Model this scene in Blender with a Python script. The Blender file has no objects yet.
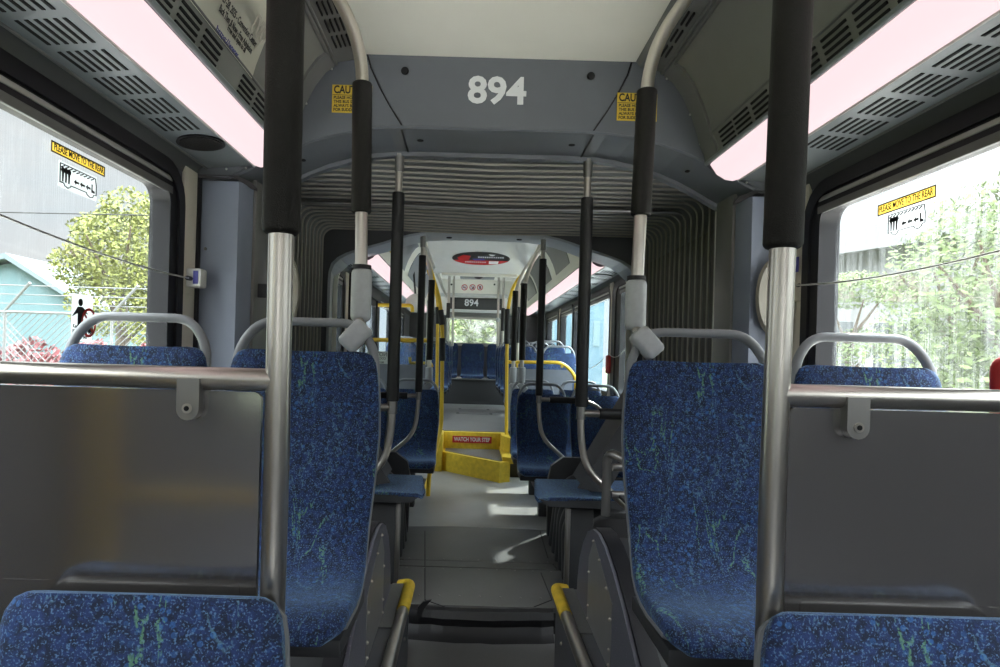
import bpy, bmesh, math, random
from mathutils import Vector, Matrix
random.seed(7)
sc = bpy.context.scene
COL = sc.collection
F, CX, CZ, R = 620.0, -0.087, 1.38, 0.0288      # focal (px), camera x, camera height, roll
UX, UY = 470.0, 354.0
cr, sr = math.cos(R), math.sin(R)
V = Vector

def P(px, py, Y):
    """photo pixel + distance -> point in the bus (x right, y to the rear, z up)"""
    s = F / Y; dx = px - UX; dy = py - UY
    return V((CX + (dx*cr + dy*sr)/s, Y, CZ + (dx*sr - dy*cr)/s))

# ------------------------------------------------------------------ materials
def lin(c):
    return tuple((v/255/12.92 if v/255 <= 0.04045 else ((v/255+0.055)/1.055)**2.4) for v in c)

class NT:
    def __init__(s, m):
        m.use_nodes = True; s.t = m.node_tree; s.n = s.t.nodes; s.l = s.t.links
        s.n.clear()
    def __call__(s, ty, **kw):
        nd = s.n.new(ty)
        for k, v in kw.items():
            if k.startswith('i_'): nd.inputs[k[2:].replace('_', ' ')].default_value = v
            else: setattr(nd, k, v)
        return nd
    def link(s, a, b): s.l.new(a, b)

def mat(name, rgb, rough=.5, metal=0., var=.12, scale=14., bump=0., bscale=300., spec=.5, coat=0., stretch=None, emit=None, es=0.):
    m = bpy.data.materials.new(name); nt = NT(m)
    out = nt('ShaderNodeOutputMaterial'); b = nt('ShaderNodeBsdfPrincipled')
    nt.link(b.outputs[0], out.inputs[0])
    tc = nt('ShaderNodeTexCoord'); mp = nt('ShaderNodeMapping')
    nt.link(tc.outputs['Object'], mp.inputs['Vector'])
    if stretch: mp.inputs['Scale'].default_value = stretch
    nz = nt('ShaderNodeTexNoise'); nz.inputs['Scale'].default_value = scale; nz.inputs['Detail'].default_value = 5
    nt.link(mp.outputs[0], nz.inputs['Vector'])
    mx = nt('ShaderNodeMix', data_type='RGBA')
    mx.inputs[6].default_value = (*[c*(1-var) for c in rgb], 1); mx.inputs[7].default_value = (*[min(1, c*(1+var)) for c in rgb], 1)
    nt.link(nz.outputs[0], mx.inputs[0]); nt.link(mx.outputs[2], b.inputs['Base Color'])
    b.inputs['Roughness'].default_value = rough; b.inputs['Metallic'].default_value = metal
    b.inputs['Specular IOR Level'].default_value = spec
    b.inputs['Coat Weight'].default_value = coat; b.inputs['Coat Roughness'].default_value = .13; b.inputs['Coat IOR'].default_value = 2.3
    if bump:
        n2 = nt('ShaderNodeTexNoise'); n2.inputs['Scale'].default_value = bscale; n2.inputs['Detail'].default_value = 3
        nt.link(tc.outputs['Object'], n2.inputs['Vector'])
        bp = nt('ShaderNodeBump'); bp.inputs['Strength'].default_value = bump; bp.inputs['Distance'].default_value = .002
        nt.link(n2.outputs[0], bp.inputs['Height']); nt.link(bp.outputs[0], b.inputs['Normal'])
    if emit:
        b.inputs['Emission Color'].default_value = (*emit, 1); b.inputs['Emission Strength'].default_value = es
    return m

M = {}
M['gray'] = mat('portal_gray', (.12,.13,.146), .42, var=.06, bump=.08, bscale=500)
M['cove'] = mat('cove_gray', (.20,.20,.185), .5, var=.06, bump=.15, bscale=600)
M['trimgray'] = mat('trim_gray', (.16,.16,.155), .4)
M['vent'] = mat('vent_panel_gray', (.21,.235,.245), .38, var=.05)
M['header'] = mat('header_gray', (.075,.078,.078), .5)
M['cream'] = mat('cream_ceiling', (.86,.84,.74), .6, var=.05, scale=4, bump=.05)
M['cream2'] = mat('cream_rear', (.86,.84,.76), .5, var=.04, scale=4)
M['creamtrim'] = mat('cream_trim', (.66,.61,.52), .5, var=.05)
M['column'] = mat('column_bluegray', (.21,.24,.31), .45, var=.06, bump=.15, bscale=700)
M['wall'] = mat('side_wall_gray', (.14,.15,.17), .5)
M['black'] = mat('black_rubber', (.010,.010,.012), .5, var=.3)
M['hole'] = mat('dark_hole', (.004,.004,.004), .9, var=0)
M['frameblack'] = mat('window_frame_black', (.009,.009,.012), .45, var=.2, spec=.35)
M['sash'] = mat('sash_aluminium', (.50,.50,.47), .35, .5)
M['foam'] = mat('foam_sleeve', (.012,.0108,.010), .55, var=.35, scale=120, bump=.6, bscale=500, spec=.25)
M['foam2'] = mat('black_sleeve', (.010,.0105,.012), .5, var=.2, bump=.3)
M['steel'] = mat('brushed_steel', (.60,.565,.51), .29, 1., var=.06, scale=60, stretch=(8,8,.4))
M['steeld'] = mat('dull_steel', (.36,.35,.33), .34, 1., var=.1)
M['grip'] = mat('grey_grip', (.50,.52,.54), .38, var=.15, scale=60, bump=.2)
M['handle'] = mat('handle_grey', (.26,.275,.29), .42, var=.06)
M['shell'] = mat('seat_shell_grey', (.20,.21,.22), .45)
M['char'] = mat('charcoal_plastic', (.03,.032,.035), .5, var=.15, bump=.1)
M['panel'] = mat('partition_gray', (.17,.16,.156), .26, .7, var=.06, scale=6, spec=1.0, coat=1.)
M['panelrear'] = mat('rear_partition_gray', (.20,.215,.245), .4)
M['yellow'] = mat('yellow_paint', (.82,.54,.04), .4, var=.12)
M['yellowworn'] = mat('worn_yellow', (.80,.53,.04), .55, var=.35, scale=25, bump=.3, bscale=150)
M['yellowsign'] = mat('sign_yellow', (.72,.50,.05), .5, var=.05)
M['ink'] = mat('black_ink', (.012,.012,.012), .6, var=0)
M['white'] = mat('white_print', (.72,.74,.74), .55, var=.03)
M['red'] = mat('red_print', (.55,.02,.02), .45, var=.06)
M['blueprint'] = mat('blue_print', (.06,.06,.30), .5)
M['decal'] = mat('decal_white', (.62,.66,.68), .6, var=.03)
M['signdark'] = mat('dark_sign', (.035,.035,.034), .45, var=.05)
M['lampwhite'] = mat('device_white', (.62,.62,.60), .45)
M['plat'] = mat('platform_speckle', (.075,.078,.09), .5)
M['pleat'] = mat('pleat_cloth', (.15,.145,.135), .45)
M['rim'] = mat('fold_rim', (.40,.38,.33), .4)
M['charl'] = mat('charcoal_face', (.055,.057,.062), .5)
M['plate'] = mat('plate_gray', (.24,.24,.235), .3, .4)
M['galv'] = mat('galvanised_wire', (.17,.175,.175), .6)
M['paper'] = mat('poster_paper', (.80,.78,.68), .6, var=.04, scale=6)
M['beige'] = mat('wheelbox_beige', (.35,.33,.28), .6)

def speckle(name, base, rough=.5):
    m = bpy.data.materials.new(name); nt = NT(m)
    out = nt('ShaderNodeOutputMaterial'); b = nt('ShaderNodeBsdfPrincipled'); nt.link(b.outputs[0], out.inputs[0])
    tc = nt('ShaderNodeTexCoord'); vo = nt('ShaderNodeTexVoronoi'); vo.inputs['Scale'].default_value = 90
    nt.link(tc.outputs['Object'], vo.inputs['Vector'])
    rp = nt('ShaderNodeValToRGB'); rp.color_ramp.elements[0].position = .10; rp.color_ramp.elements[1].position = .14
    rp.color_ramp.elements[0].color = (.30,.31,.34,1); rp.color_ramp.elements[1].color = (*base,1)
    nt.link(vo.outputs['Distance'], rp.inputs[0]); nt.link(rp.outputs[0], b.inputs['Base Color'])
    b.inputs['Roughness'].default_value = rough
    return m
M['speck'] = speckle('speckled_laminate', (.105,.108,.135), .42)

def floor_mat(name, base, rough, var=.25):
    m = bpy.data.materials.new(name); nt = NT(m)
    out = nt('ShaderNodeOutputMaterial'); b = nt('ShaderNodeBsdfPrincipled'); nt.link(b.outputs[0], out.inputs[0])
    tc = nt('ShaderNodeTexCoord')
    n1 = nt('ShaderNodeTexNoise'); n1.inputs['Scale'].default_value = 220; n1.inputs['Detail'].default_value = 4
    n2 = nt('ShaderNodeTexNoise'); n2.inputs['Scale'].default_value = 3.5; n2.inputs['Detail'].default_value = 6
    nt.link(tc.outputs['Object'], n1.inputs['Vector']); nt.link(tc.outputs['Object'], n2.inputs['Vector'])
    mm = nt('ShaderNodeMath', operation='ADD'); nt.link(n1.outputs[0], mm.inputs[0]); nt.link(n2.outputs[0], mm.inputs[1])
    m2 = nt('ShaderNodeMath', operation='MULTIPLY'); m2.inputs[1].default_value = .5; nt.link(mm.outputs[0], m2.inputs[0])
    mx = nt('ShaderNodeMix', data_type='RGBA')
    mx.inputs[6].default_value = (*[c*(1-var*1.6) for c in base],1); mx.inputs[7].default_value = (*[c*(1+var*1.6) for c in base],1)
    nt.link(m2.outputs[0], mx.inputs[0]); nt.link(mx.outputs[2], b.inputs['Base Color'])
    b.inputs['Roughness'].default_value = rough
    bp = nt('ShaderNodeBump'); bp.inputs['Strength'].default_value = .25; bp.inputs['Distance'].default_value = .002
    nt.link(n1.outputs[0], bp.inputs['Height']); nt.link(bp.outputs[0], b.inputs['Normal'])
    return m
M['floor_front'] = floor_mat('front_floor_vinyl', (.20,.20,.20), .45)
M['floor_plate'] = floor_mat('joint_plate_vinyl', (.135,.135,.132), .42)
M['floor_plate2'] = floor_mat('upper_floor_vinyl', (.17,.167,.16), .4)
M['floor_rear'] = floor_mat('rear_floor_vinyl', (.31,.305,.29), .32)

def fabric():
    m = bpy.data.materials.new('seat_moquette'); nt = NT(m)
    out = nt('ShaderNodeOutputMaterial'); b = nt('ShaderNodeBsdfPrincipled'); nt.link(b.outputs[0], out.inputs[0])
    tc = nt('ShaderNodeTexCoord'); O = tc.outputs['Object']
    def noise(s, d=3, dist=0.):
        n = nt('ShaderNodeTexNoise'); n.inputs['Scale'].default_value = s; n.inputs['Detail'].default_value = d; n.inputs['Distortion'].default_value = dist
        nt.link(O, n.inputs['Vector']); return n.outputs[0]
    def ramp(src, p0, p1):
        r = nt('ShaderNodeMapRange'); r.inputs[1].default_value = p0; r.inputs[2].default_value = p1
        nt.link(src, r.inputs[0]); return r.outputs[0]
    def mix(f, a, c):
        x = nt('ShaderNodeMix', data_type='RGBA'); nt.link(f, x.inputs[0])
        if isinstance(a, tuple): x.inputs[6].default_value = (*a,1)
        else: nt.link(a, x.inputs[6])
        x.inputs[7].default_value = (*c,1); return x.outputs[2]
    def mul(a, c):
        x = nt('ShaderNodeMath', operation='MULTIPLY'); nt.link(a, x.inputs[0])
        if isinstance(c, float): x.inputs[1].default_value = c
        else: nt.link(c, x.inputs[1])
        return x.outputs[0]
    c = mix(ramp(noise(70, 2), .40, .62), (.005,.011,.038), (.013,.035,.135))
    v = nt('ShaderNodeTexVoronoi'); v.inputs['Scale'].default_value = 62; nt.link(O, v.inputs['Vector'])
    c = mix(mul(ramp(v.outputs['Distance'], .34, .26), ramp(noise(9, 2), .45, .6)), c, (.025,.105,.30))
    c = mix(mul(ramp(noise(300, 2), .55, .66), .85), c, (.10,.20,.37))
    c = mix(mul(ramp(noise(330, 2, .3), .60, .70), .9), c, (.003,.006,.03))
    # pale and green squiggles running down the cloth
    mp = nt('ShaderNodeMapping'); mp.inputs['Scale'].default_value = (9, 2.2, 2.2); nt.link(O, mp.inputs['Vector'])
    w = nt('ShaderNodeTexNoise'); w.inputs['Scale'].default_value = 1.4; w.inputs['Detail'].default_value = 5; w.inputs['Distortion'].default_value = .8
    nt.link(mp.outputs[0], w.inputs['Vector'])
    ab = nt('ShaderNodeMath', operation='SUBTRACT'); ab.inputs[1].default_value = .5; nt.link(w.outputs[0], ab.inputs[0])
    a2 = nt('ShaderNodeMath', operation='ABSOLUTE'); nt.link(ab.outputs[0], a2.inputs[0])
    line = mul(ramp(a2.outputs[0], .014, .003), ramp(noise(170, 2), .46, .54))
    green = mul(line, ramp(noise(6, 1), .50, .56))
    c = mix(mul(line, .35), c, (.17,.35,.46))
    c = mix(mul(green, .6), c, (.12,.30,.09))
    nt.link(c, b.inputs['Base Color'])
    b.inputs['Roughness'].default_value = .85; b.inputs['Sheen Weight'].default_value = .55; b.inputs['Sheen Roughness'].default_value = .4
    b.inputs['Sheen Tint'].default_value = (.45,.70,1,1)
    bp = nt('ShaderNodeBump'); bp.inputs['Strength'].default_value = .35; bp.inputs['Distance'].default_value = .002
    nt.link(noise(400, 2), bp.inputs['Height']); nt.link(bp.outputs[0], b.inputs['Normal'])
    return m
M['fabric'] = fabric()

def glass_mat(name, tint, dirt, streak=(4, 150, 5)):
    m = bpy.data.materials.new(name); nt = NT(m)
    out = nt('ShaderNodeOutputMaterial')
    tr = nt('ShaderNodeBsdfTransparent'); tr.inputs[0].default_value = (*tint,1)
    df = nt('ShaderNodeBsdfTranslucent'); df.inputs[0].default_value = (.42,.45,.47,1)
    gl = nt('ShaderNodeBsdfGlossy'); gl.inputs['Roughness'].default_value = .03; gl.inputs[0].default_value = (.95,.95,.95,1)
    tc = nt('ShaderNodeTexCoord'); mp = nt('ShaderNodeMapping'); mp.inputs['Scale'].default_value = streak
    nt.link(tc.outputs['Object'], mp.inputs[0])
    n = nt('ShaderNodeTexNoise'); n.inputs['Scale'].default_value = 1.; n.inputs['Detail'].default_value = 4; nt.link(mp.outputs[0], n.inputs['Vector'])
    n2 = nt('ShaderNodeTexNoise'); n2.inputs['Scale'].default_value = 2.2; nt.link(tc.outputs['Object'], n2.inputs['Vector'])
    r = nt('ShaderNodeMapRange'); r.inputs[1].default_value = .48; r.inputs[2].default_value = .64; r.inputs[3].default_value = dirt*.12; r.inputs[4].default_value = dirt*1.6
    nt.link(n.outputs[0], r.inputs[0])
    r2 = nt('ShaderNodeMapRange'); r2.inputs[1].default_value = .35; r2.inputs[2].default_value = .65; r2.inputs[3].default_value = .5; r2.inputs[4].default_value = 1.3
    nt.link(n2.outputs[0], r2.inputs[0])
    mu = nt('ShaderNodeMath', operation='MULTIPLY', use_clamp=True); nt.link(r.outputs[0], mu.inputs[0]); nt.link(r2.outputs[0], mu.inputs[1])
    m1 = nt('ShaderNodeMixShader'); nt.link(mu.outputs[0], m1.inputs[0]); nt.link(tr.outputs[0], m1.inputs[1]); nt.link(df.outputs[0], m1.inputs[2])
    m2 = nt('ShaderNodeMixShader'); m2.inputs[0].default_value = .035; nt.link(m1.outputs[0], m2.inputs[1]); nt.link(gl.outputs[0], m2.inputs[2])
    nt.link(m2.outputs[0], out.inputs[0])
    return m
def vinyl(name, rgb):
    m = bpy.data.materials.new(name); nt = NT(m); out = nt('ShaderNodeOutputMaterial')
    a = nt('ShaderNodeBsdfDiffuse'); b = nt('ShaderNodeBsdfTranslucent'); mx = nt('ShaderNodeMixShader'); mx.inputs[0].default_value = .6
    tc = nt('ShaderNodeTexCoord'); nz = nt('ShaderNodeTexNoise'); nz.inputs['Scale'].default_value = 40; nt.link(tc.outputs['Object'], nz.inputs['Vector'])
    c = nt('ShaderNodeMix', data_type='RGBA'); c.inputs[6].default_value = (*[v*.92 for v in rgb],1); c.inputs[7].default_value = (*rgb,1); nt.link(nz.outputs[0], c.inputs[0])
    for q in (a, b): nt.link(c.outputs[2], q.inputs[0])
    nt.link(a.outputs[0], mx.inputs[1]); nt.link(b.outputs[0], mx.inputs[2]); nt.link(mx.outputs[0], out.inputs[0])
    return m
M['glass'] = glass_mat('dusty_window_glass', (.95,.955,.945), .15)
M['glassleft'] = glass_mat('left_window_glass', (.95,.955,.945), .06)
M['glassblue'] = glass_mat('tinted_window_glass', (.88,.94,.96), .07)
M['glassclear'] = glass_mat('clear_screen', (.90,.93,.93), .10, (3, 3, 3))
M['glassdark'] = glass_mat('dark_door_glass', (.70,.74,.76), .05, (3,3,3))

M['lens'] = mat('lamp_lens', (.06,.05,.05), .8, var=.02, spec=.1, emit=(1.0,.755,.785), es=.79)
M['vinyl_y'] = vinyl('vinyl_yellow', (.80,.52,.08))
M['vinyl_w'] = vinyl('vinyl_white', (.60,.64,.66))

# ------------------------------------------------------------------ mesh helpers
def B(): return bmesh.new()

def box(bm, x0, x1, y0, y1, z0, z1, bev=0., seg=2):
    vs = [bm.verts.new((x, y, z)) for x in (x0, x1) for y in (y0, y1) for z in (z0, z1)]
    fs = [(0,1,3,2),(4,6,7,5),(0,4,5,1),(2,3,7,6),(0,2,6,4),(1,5,7,3)]
    faces = [bm.faces.new([vs[i] for i in f]) for f in fs]
    if bev > 0:
        ed = {e for f in faces for e in f.edges}
        bmesh.ops.bevel(bm, geom=list(ed), offset=bev, segments=seg, affect='EDGES', profile=.5)
    return vs

def obox(bm, c, half, rot, bev=0., seg=3):
    """oriented box: centre, half sizes, 3x3 rotation"""
    b2 = B(); box(b2, -half[0], half[0], -half[1], half[1], -half[2], half[2], bev, seg)
    bmesh.ops.transform(b2, matrix=Matrix.Translation(c) @ rot.to_4x4(), verts=b2.verts)
    join(bm, b2)

def join(bm, b2):
    me = bpy.data.meshes.new('tmp'); b2.to_mesh(me); b2.free(); bm.from_mesh(me); bpy.data.meshes.remove(me)

def prism(bm, pts, vec):
    vec = V(vec)
    a = [bm.verts.new(p) for p in pts]; b = [bm.verts.new(V(p)+vec) for p in pts]
    n = len(pts)
    bm.faces.new(a); bm.faces.new(b[::-1])
    for i in range(n): bm.faces.new((a[i], b[i], b[(i+1)%n], a[(i+1)%n]))

def ring(bm, outer, inner, vec):
    vec = V(vec); n = len(outer)
    oa = [bm.verts.new(p) for p in outer]; ob = [bm.verts.new(V(p)+vec) for p in outer]
    ia = [bm.verts.new(p) for p in inner]; ib = [bm.verts.new(V(p)+vec) for p in inner]
    for i in range(n):
        j = (i+1) % n
        bm.faces.new((oa[i], oa[j], ia[j], ia[i])); bm.faces.new((ob[i], ib[i], ib[j], ob[j]))
        bm.faces.new((oa[i], ob[i], ob[j], oa[j])); bm.faces.new((ia[i], ia[j], ib[j], ib[i]))

def rrect(u0, u1, v0, v1, r, n=7):
    out = []
    for (cu, cv, a0) in ((u1-r, v1-r, 0), (u0+r, v1-r, 90), (u0+r, v0+r, 180), (u1-r, v0+r, 270)):
        for k in range(n):
            a = math.radians(a0 + 90*k/(n-1)); out.append((cu + r*math.cos(a), cv + r*math.sin(a)))
    return out

def fillet(pts, r, n=7):
    pts = [V(p) for p in pts]; out = [pts[0]]
    for i in range(1, len(pts)-1):
        a, b, c = pts[i-1], pts[i], pts[i+1]
        d1 = (a-b); d2 = (c-b); k = min(r, d1.length*.48, d2.length*.48)
        p = b + d1.normalized()*k; q = b + d2.normalized()*k
        for j in range(n):
            t = j/(n-1); out.append((1-t)**2*p + 2*t*(1-t)*b + t*t*q)
    out.append(pts[-1]); return out

def tube(bm, pts, r, n=14, caps=True, flat=None):
    pts = [V(p) for p in pts]; rs = r if isinstance(r, (list, tuple)) else [r]*len(pts)
    t0 = (pts[1]-pts[0]).normalized(); up = V((0,0,1)) if abs(t0.z) < .9 else V((1,0,0))
    nrm = t0.cross(up).normalized(); rings = []
    for i, p in enumerate(pts):
        t = (pts[min(i+1, len(pts)-1)] - pts[max(i-1, 0)]).normalized()
        nrm = (nrm - t*nrm.dot(t)).normalized(); bn = t.cross(nrm)
        f = flat or (1, 1)
        rings.append([bm.verts.new(p + rs[i]*(math.cos(2*math.pi*k/n)*nrm*f[0] + math.sin(2*math.pi*k/n)*bn*f[1])) for k in range(n)])
    for a, b in zip(rings, rings[1:]):
        for k in range(n): bm.faces.new((a[k], a[(k+1)%n], b[(k+1)%n], b[k]))
    if caps: bm.faces.new(rings[0][::-1]); bm.faces.new(rings[-1])

def rod(bm, p, q, r, rnd=0., n=18):
    """cylinder with rounded ends"""
    p, q = V(p), V(q); d = (q-p).normalized()
    if rnd <= 0: return tube(bm, [p, q], r, n)
    k = 5; pts, rs = [], []
    for i in range(k+1):
        a = math.pi/2*i/k; pts.append(p + d*rnd*(1-math.cos(a))); rs.append(max(.0008, r-rnd+rnd*math.sin(a)))
    for i in range(k, -1, -1):
        a = math.pi/2*i/k; pts.append(q - d*rnd*(1-math.cos(a))); rs.append(max(.0008, r-rnd+rnd*math.sin(a)))
    tube(bm, pts, rs, n)

def sphere(bm, c, r, u=14, v=9, sc_=(1,1,1), rot=None):
    mt = Matrix.Translation(c) @ ((rot.to_4x4()) if rot else Matrix()) @ Matrix.Diagonal((*sc_, 1))
    bmesh.ops.create_uvsphere(bm, u_segments=u, v_segments=v, radius=r, matrix=mt)

def strip(bm, A, Bp):
    a = [bm.verts.new(p) for p in A]; b = [bm.verts.new(p) for p in Bp]
    for i in range(len(a)-1): bm.faces.new((a[i], a[i+1], b[i+1], b[i]))

def finish(me, smooth):
    if smooth:
        me.polygons.foreach_set('use_smooth', [True]*len(me.polygons)); me.set_sharp_from_angle(angle=math.radians(38))

def wloc(o):
    p = V(o.location)
    while o.parent: o = o.parent; p = p + o.location
    return p

def obj(name, bm, m, parent=None, smooth=True, label=None, weld=True):
    bmesh.ops.recalc_face_normals(bm, faces=bm.faces)
    if parent is not None:
        off = wloc(parent)
    else:
        xs = [v.co for v in bm.verts]
        off = V((sum((min(c.x for c in xs), max(c.x for c in xs)))/2, sum((min(c.y for c in xs), max(c.y for c in xs)))/2, min(c.z for c in xs)))
    bmesh.ops.translate(bm, vec=-off, verts=bm.verts)
    me = bpy.data.meshes.new(name); bm.to_mesh(me); bm.free()
    finish(me, smooth)
    me.materials.append(m if not isinstance(m, str) else M[m])
    o = bpy.data.objects.new(name, me); COL.objects.link(o)
    if parent is not None: o.parent = parent
    else: o.location = off
    if label: o['label'] = label
    return o

def tag(o, label, cat, group=None):
    o['label'] = label; o['category'] = cat
    if group: o['group'] = group
    return o

def thing(name, label, cat, loc, group=None):
    o = bpy.data.objects.new(name, None); COL.objects.link(o); o.location = loc; o.empty_display_size = .05
    return tag(o, label, cat, group)

def struct(name, bm=None, m=None, loc=(0,0,0)):
    if bm is None:
        o = bpy.data.objects.new(name, None); COL.objects.link(o); o.location = loc
    else: o = obj(name, bm, m)
    o['kind'] = 'structure'; return o

def dup(root, loc, label, rotz=None, group=None):
    r = root.copy(); COL.objects.link(r); r.location = loc; r['label'] = label
    if rotz is not None: r.rotation_euler = (0,0,rotz)
    if group: r['group'] = group
    for ch in list(root.children):
        c = ch.copy(); COL.objects.link(c); c.parent = r
        for g in list(ch.children):
            d = g.copy(); COL.objects.link(d); d.parent = c
    return r

def text_bm(s, size, mtx, bold=0., depth=.0004, align='CENTER', xs=1.):
    cu = bpy.data.curves.new('txt', 'FONT'); cu.body = s; cu.size = size; cu.align_x = align; cu.align_y = 'CENTER'
    cu.offset = bold; cu.extrude = depth; cu.resolution_u = 3
    o = bpy.data.objects.new('txt', cu); COL.objects.link(o)
    bpy.context.view_layer.update()
    me = bpy.data.meshes.new_from_object(o.evaluated_get(bpy.context.evaluated_depsgraph_get()))
    bpy.data.objects.remove(o); bpy.data.curves.remove(cu)
    bm = B(); bm.from_mesh(me); bpy.data.meshes.remove(me)
    bmesh.ops.transform(bm, matrix=mtx @ Matrix.Diagonal((xs,1,1,1)), verts=bm.verts)
    return bm

def frame_mtx(origin, xdir, ydir):
    x = V(xdir).normalized(); y = V(ydir).normalized(); z = x.cross(y)
    return Matrix(((x.x, y.x, z.x, origin[0]), (x.y, y.y, z.y, origin[1]), (x.z, y.z, z.z, origin[2]), (0,0,0,1)))

W = 1.235        # half inner width of the bus
YP = 2.55        # front face of the joint portal

# ------------------------------------------------------------------ floors
bm = B(); box(bm, -W, W, -3.0, 3.08, -.06, 0); struct('floor', bm, 'floor_front')
bm = B(); box(bm, -W, W, 3.1, 6.9, -.06, .118); struct('floor.001', bm, 'black')
fl = struct('floor.002', None, None, (0, 3.08, .13))
bm = B(); prism(bm, [(-.62,3.08,.105),(.62,3.08,.105),(.62,3.625,.105),(-.62,3.625,.105)], (0,0,.025)); obj('near_plate', bm, 'floor_plate', fl)
bm = B(); prism(bm, [(-.47,3.632,.105),(.46,3.632,.105),(.44,3.735,.105),(-.45,3.735,.105)], (0,0,.026)); obj('hinge_strip', bm, 'floor_plate', fl)
for s in (-1, 1):
    bm = B(); prism(bm, [(s*.475,3.632,.105),(s*.8,3.632,.105),(s*.8,3.735,.105),(s*.455,3.735,.105)], (0,0,.024)); obj('hinge_end', bm, 'floor_plate', fl)
arc = [(x, 4.38 + .10*(1-(x/.9)**2), .105) for x in [.9-.1*k for k in range(19)]]
bm = B(); prism(bm, [(-.9,3.742,.105),(.9,3.742,.105)] + arc, (0,0,.025)); obj('turntable_plate', bm, 'floor_plate', fl)
bm = B()
prism(bm, [(-W,6.9,.10),(W,6.9,.10)] + [(W,4.4,.10)] + [(x, y+.006, .10) for x, y, z in arc] + [(-W,4.4,.10)], (0,0,.03))
obj('rear_deck', bm, 'floor_rear', fl)
# seams and screws of the plates
bm = B()
for pts in ([(425,531),(425,600)], [(540,531),(548,558)], [(541,573),(552,600)], [(425,600),(445,607)], [(552,600),(534,607)]):
    q = []
    for (x, y) in pts:
        dx, dy = x-UX, y-UY; s = -(dx*sr - dy*cr)/(CZ-.1305); q.append(V((CX+(dx*cr+dy*sr)/s, F/s, .1305)))
    tube(bm, q, .003, 6)
obj('seam', bm, 'black', fl)
bm = B()
for y in (3.60, 3.765, 3.2):
    for k in range(9): sphere(bm, (-.42+.105*k, y, .131), .006, 8, 5, (1,1,.4))
obj('screw_heads', bm, 'steeld', fl)
# lip down to the front floor
bm = B()
prof = [(3.085,.128),(3.05,.122),(3.03,.09),(3.045,.05),(3.02,.02),(2.98,.0),(3.085,0.0)]
n = 13
A = [[(-.36+.72*i/(n-1), y-.03*math.cos((i/(n-1)-.5)*3)+(.012*random.random()), z) for y, z in prof] for i in range(n)]
for a, b in zip(A, A[1:]): strip(bm, a, b)
struct('trim_1', bm, 'black')
bm = B()
pts = [P(416,618,2.88), P(418,607,2.88), P(423,602,2.88), P(431.5,600,2.88), P(427,605,2.88), P(423,611,2.88), P(421.5,618,2.88)]
prism(bm, pts, (0,.012,0)); tag(obj('rubber_flap', bm, 'black'), 'torn black rubber flap curling up at the left end of the floor lip', 'rubber flap')

# platforms carrying the raised seats
for s, nm in ((-1,'platform'), (1,'platform.001')):
    bm = B(); box(bm, min(s*.325,s*W), max(s*.325,s*W), 1.0, 2.75, .001, .352, .006)
    pl = struct(nm, bm, 'plat')
    bm = B(); tube(bm, fillet([(s*.325,1.02,.35),(s*.325,2.46,.35)], .03), .024, 16); obj('edge_tube', bm, 'steel', pl)
    bm = B(); tube(bm, fillet([(s*.325,2.46,.35),(s*.325,2.755,.35),(s*.372,2.775,.335)], .05), .0255, 16); obj('yellow_edge', bm, 'yellowworn', pl, label='worn yellow edge cap')
    bm = B(); box(bm, min(s*.34,s*.40), max(s*.34,s*.40), 2.3, 2.74, .352, .358); obj('tread_pad', bm, 'floor_plate', pl)
    bm = B()
    for k in range(6): sphere(bm, (s*.3235, 1.2+.27*k, .2), .008, 8, 6)
    obj('screw_heads', bm, 'steeld', pl)

# wheel housings beside the aisle
def wheel_housing(s, label):
    t = thing('wheel_housing', label, 'wheel housing', (s*.6, 2.0, .352), 'wheel housings beside the aisle')
    top = [(2.66,.352),(2.655,.43),(2.62,.53),(2.55,.62),(2.46,.69),(2.36,.727),(2.27,.735),(2.16,.722),(2.02,.675),(1.88,.61),(1.72,.52),(1.56,.43),(1.44,.352)]
    bm = B(); prism(bm, [(s*.40,y,z) for y,z in top], (s*.012,0,0)); obj('side_panel', bm, 'speck', t)
    bm = B(); big = [(y+(y-2.05)*.02, z+.006 if z>.36 else z) for y,z in top]
    prism(bm, [(s*.413,y,z) for y,z in big], (s*.055,0,0)); obj('edge_band', bm, 'frameblack', t, label='black edge band')
    bm = B(); prism(bm, [(s*.47,y,z-.03 if z > .4 else z) for y,z in top], (s*.34,0,0)); obj('housing_box', bm, 'char', t)
    bm = B(); prism(bm, [(s*.3985,2.42,.354),(s*.3985,2.42,.60),(s*.3985,2.33,.70),(s*.3985,2.02,.58),(s*.3985,2.02,.354)], (s*.002,0,0))
    ac = obj('access_plate', bm, 'plate', t, label='smooth grey access plate')
    bm = B()
    bm.free()
    for y, z in ((2.33,.69),(2.22,.655),(2.10,.60),(2.40,.55),(2.40,.42),(2.04,.52),(2.04,.42),(2.04,.37),(2.40,.37)):
        bm = B(); sphere(bm, (s*.3975,y,z), .006, 8, 6); obj('rivet', bm, 'steel', ac)
    for y, z in ((2.12,.665),(1.95,.60),(1.76,.50),(1.6,.41)):
        bm = B(); sphere(bm, (s*.44,y,z+.035), .008, 8, 6); obj('bolt', bm, 'steeld', t)
wheel_housing(-1, 'speckled grey wheel housing with rounded top left of the aisle')
wheel_housing(1, 'speckled grey wheel housing with rounded top right of the aisle')

# ------------------------------------------------------------------ side walls, windows
def wall(name, side, spans, y0, y1, ztop, zb=1.02, zt=2.0, z0=0., high=()):
    """wall slab at x = side*W with window openings (ya, yb)"""
    bm = B(); x0, x1 = sorted((side*W, side*(W+.06)))
    box(bm, x0, x1, y0, y1, z0, zb); box(bm, x0, x1, y0, y1, zt, ztop)
    ys = [y0] + [v for sp in spans for v in sp] + [y1]
    for a, b in zip(ys[0::2], ys[1::2]):
        if b - a > .001: box(bm, x0, x1, a, b, zb, zt)
    for a, b in high: box(bm, x0, x1, a, b, zb, 1.34)
    return struct(name, bm, 'wall')

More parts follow.
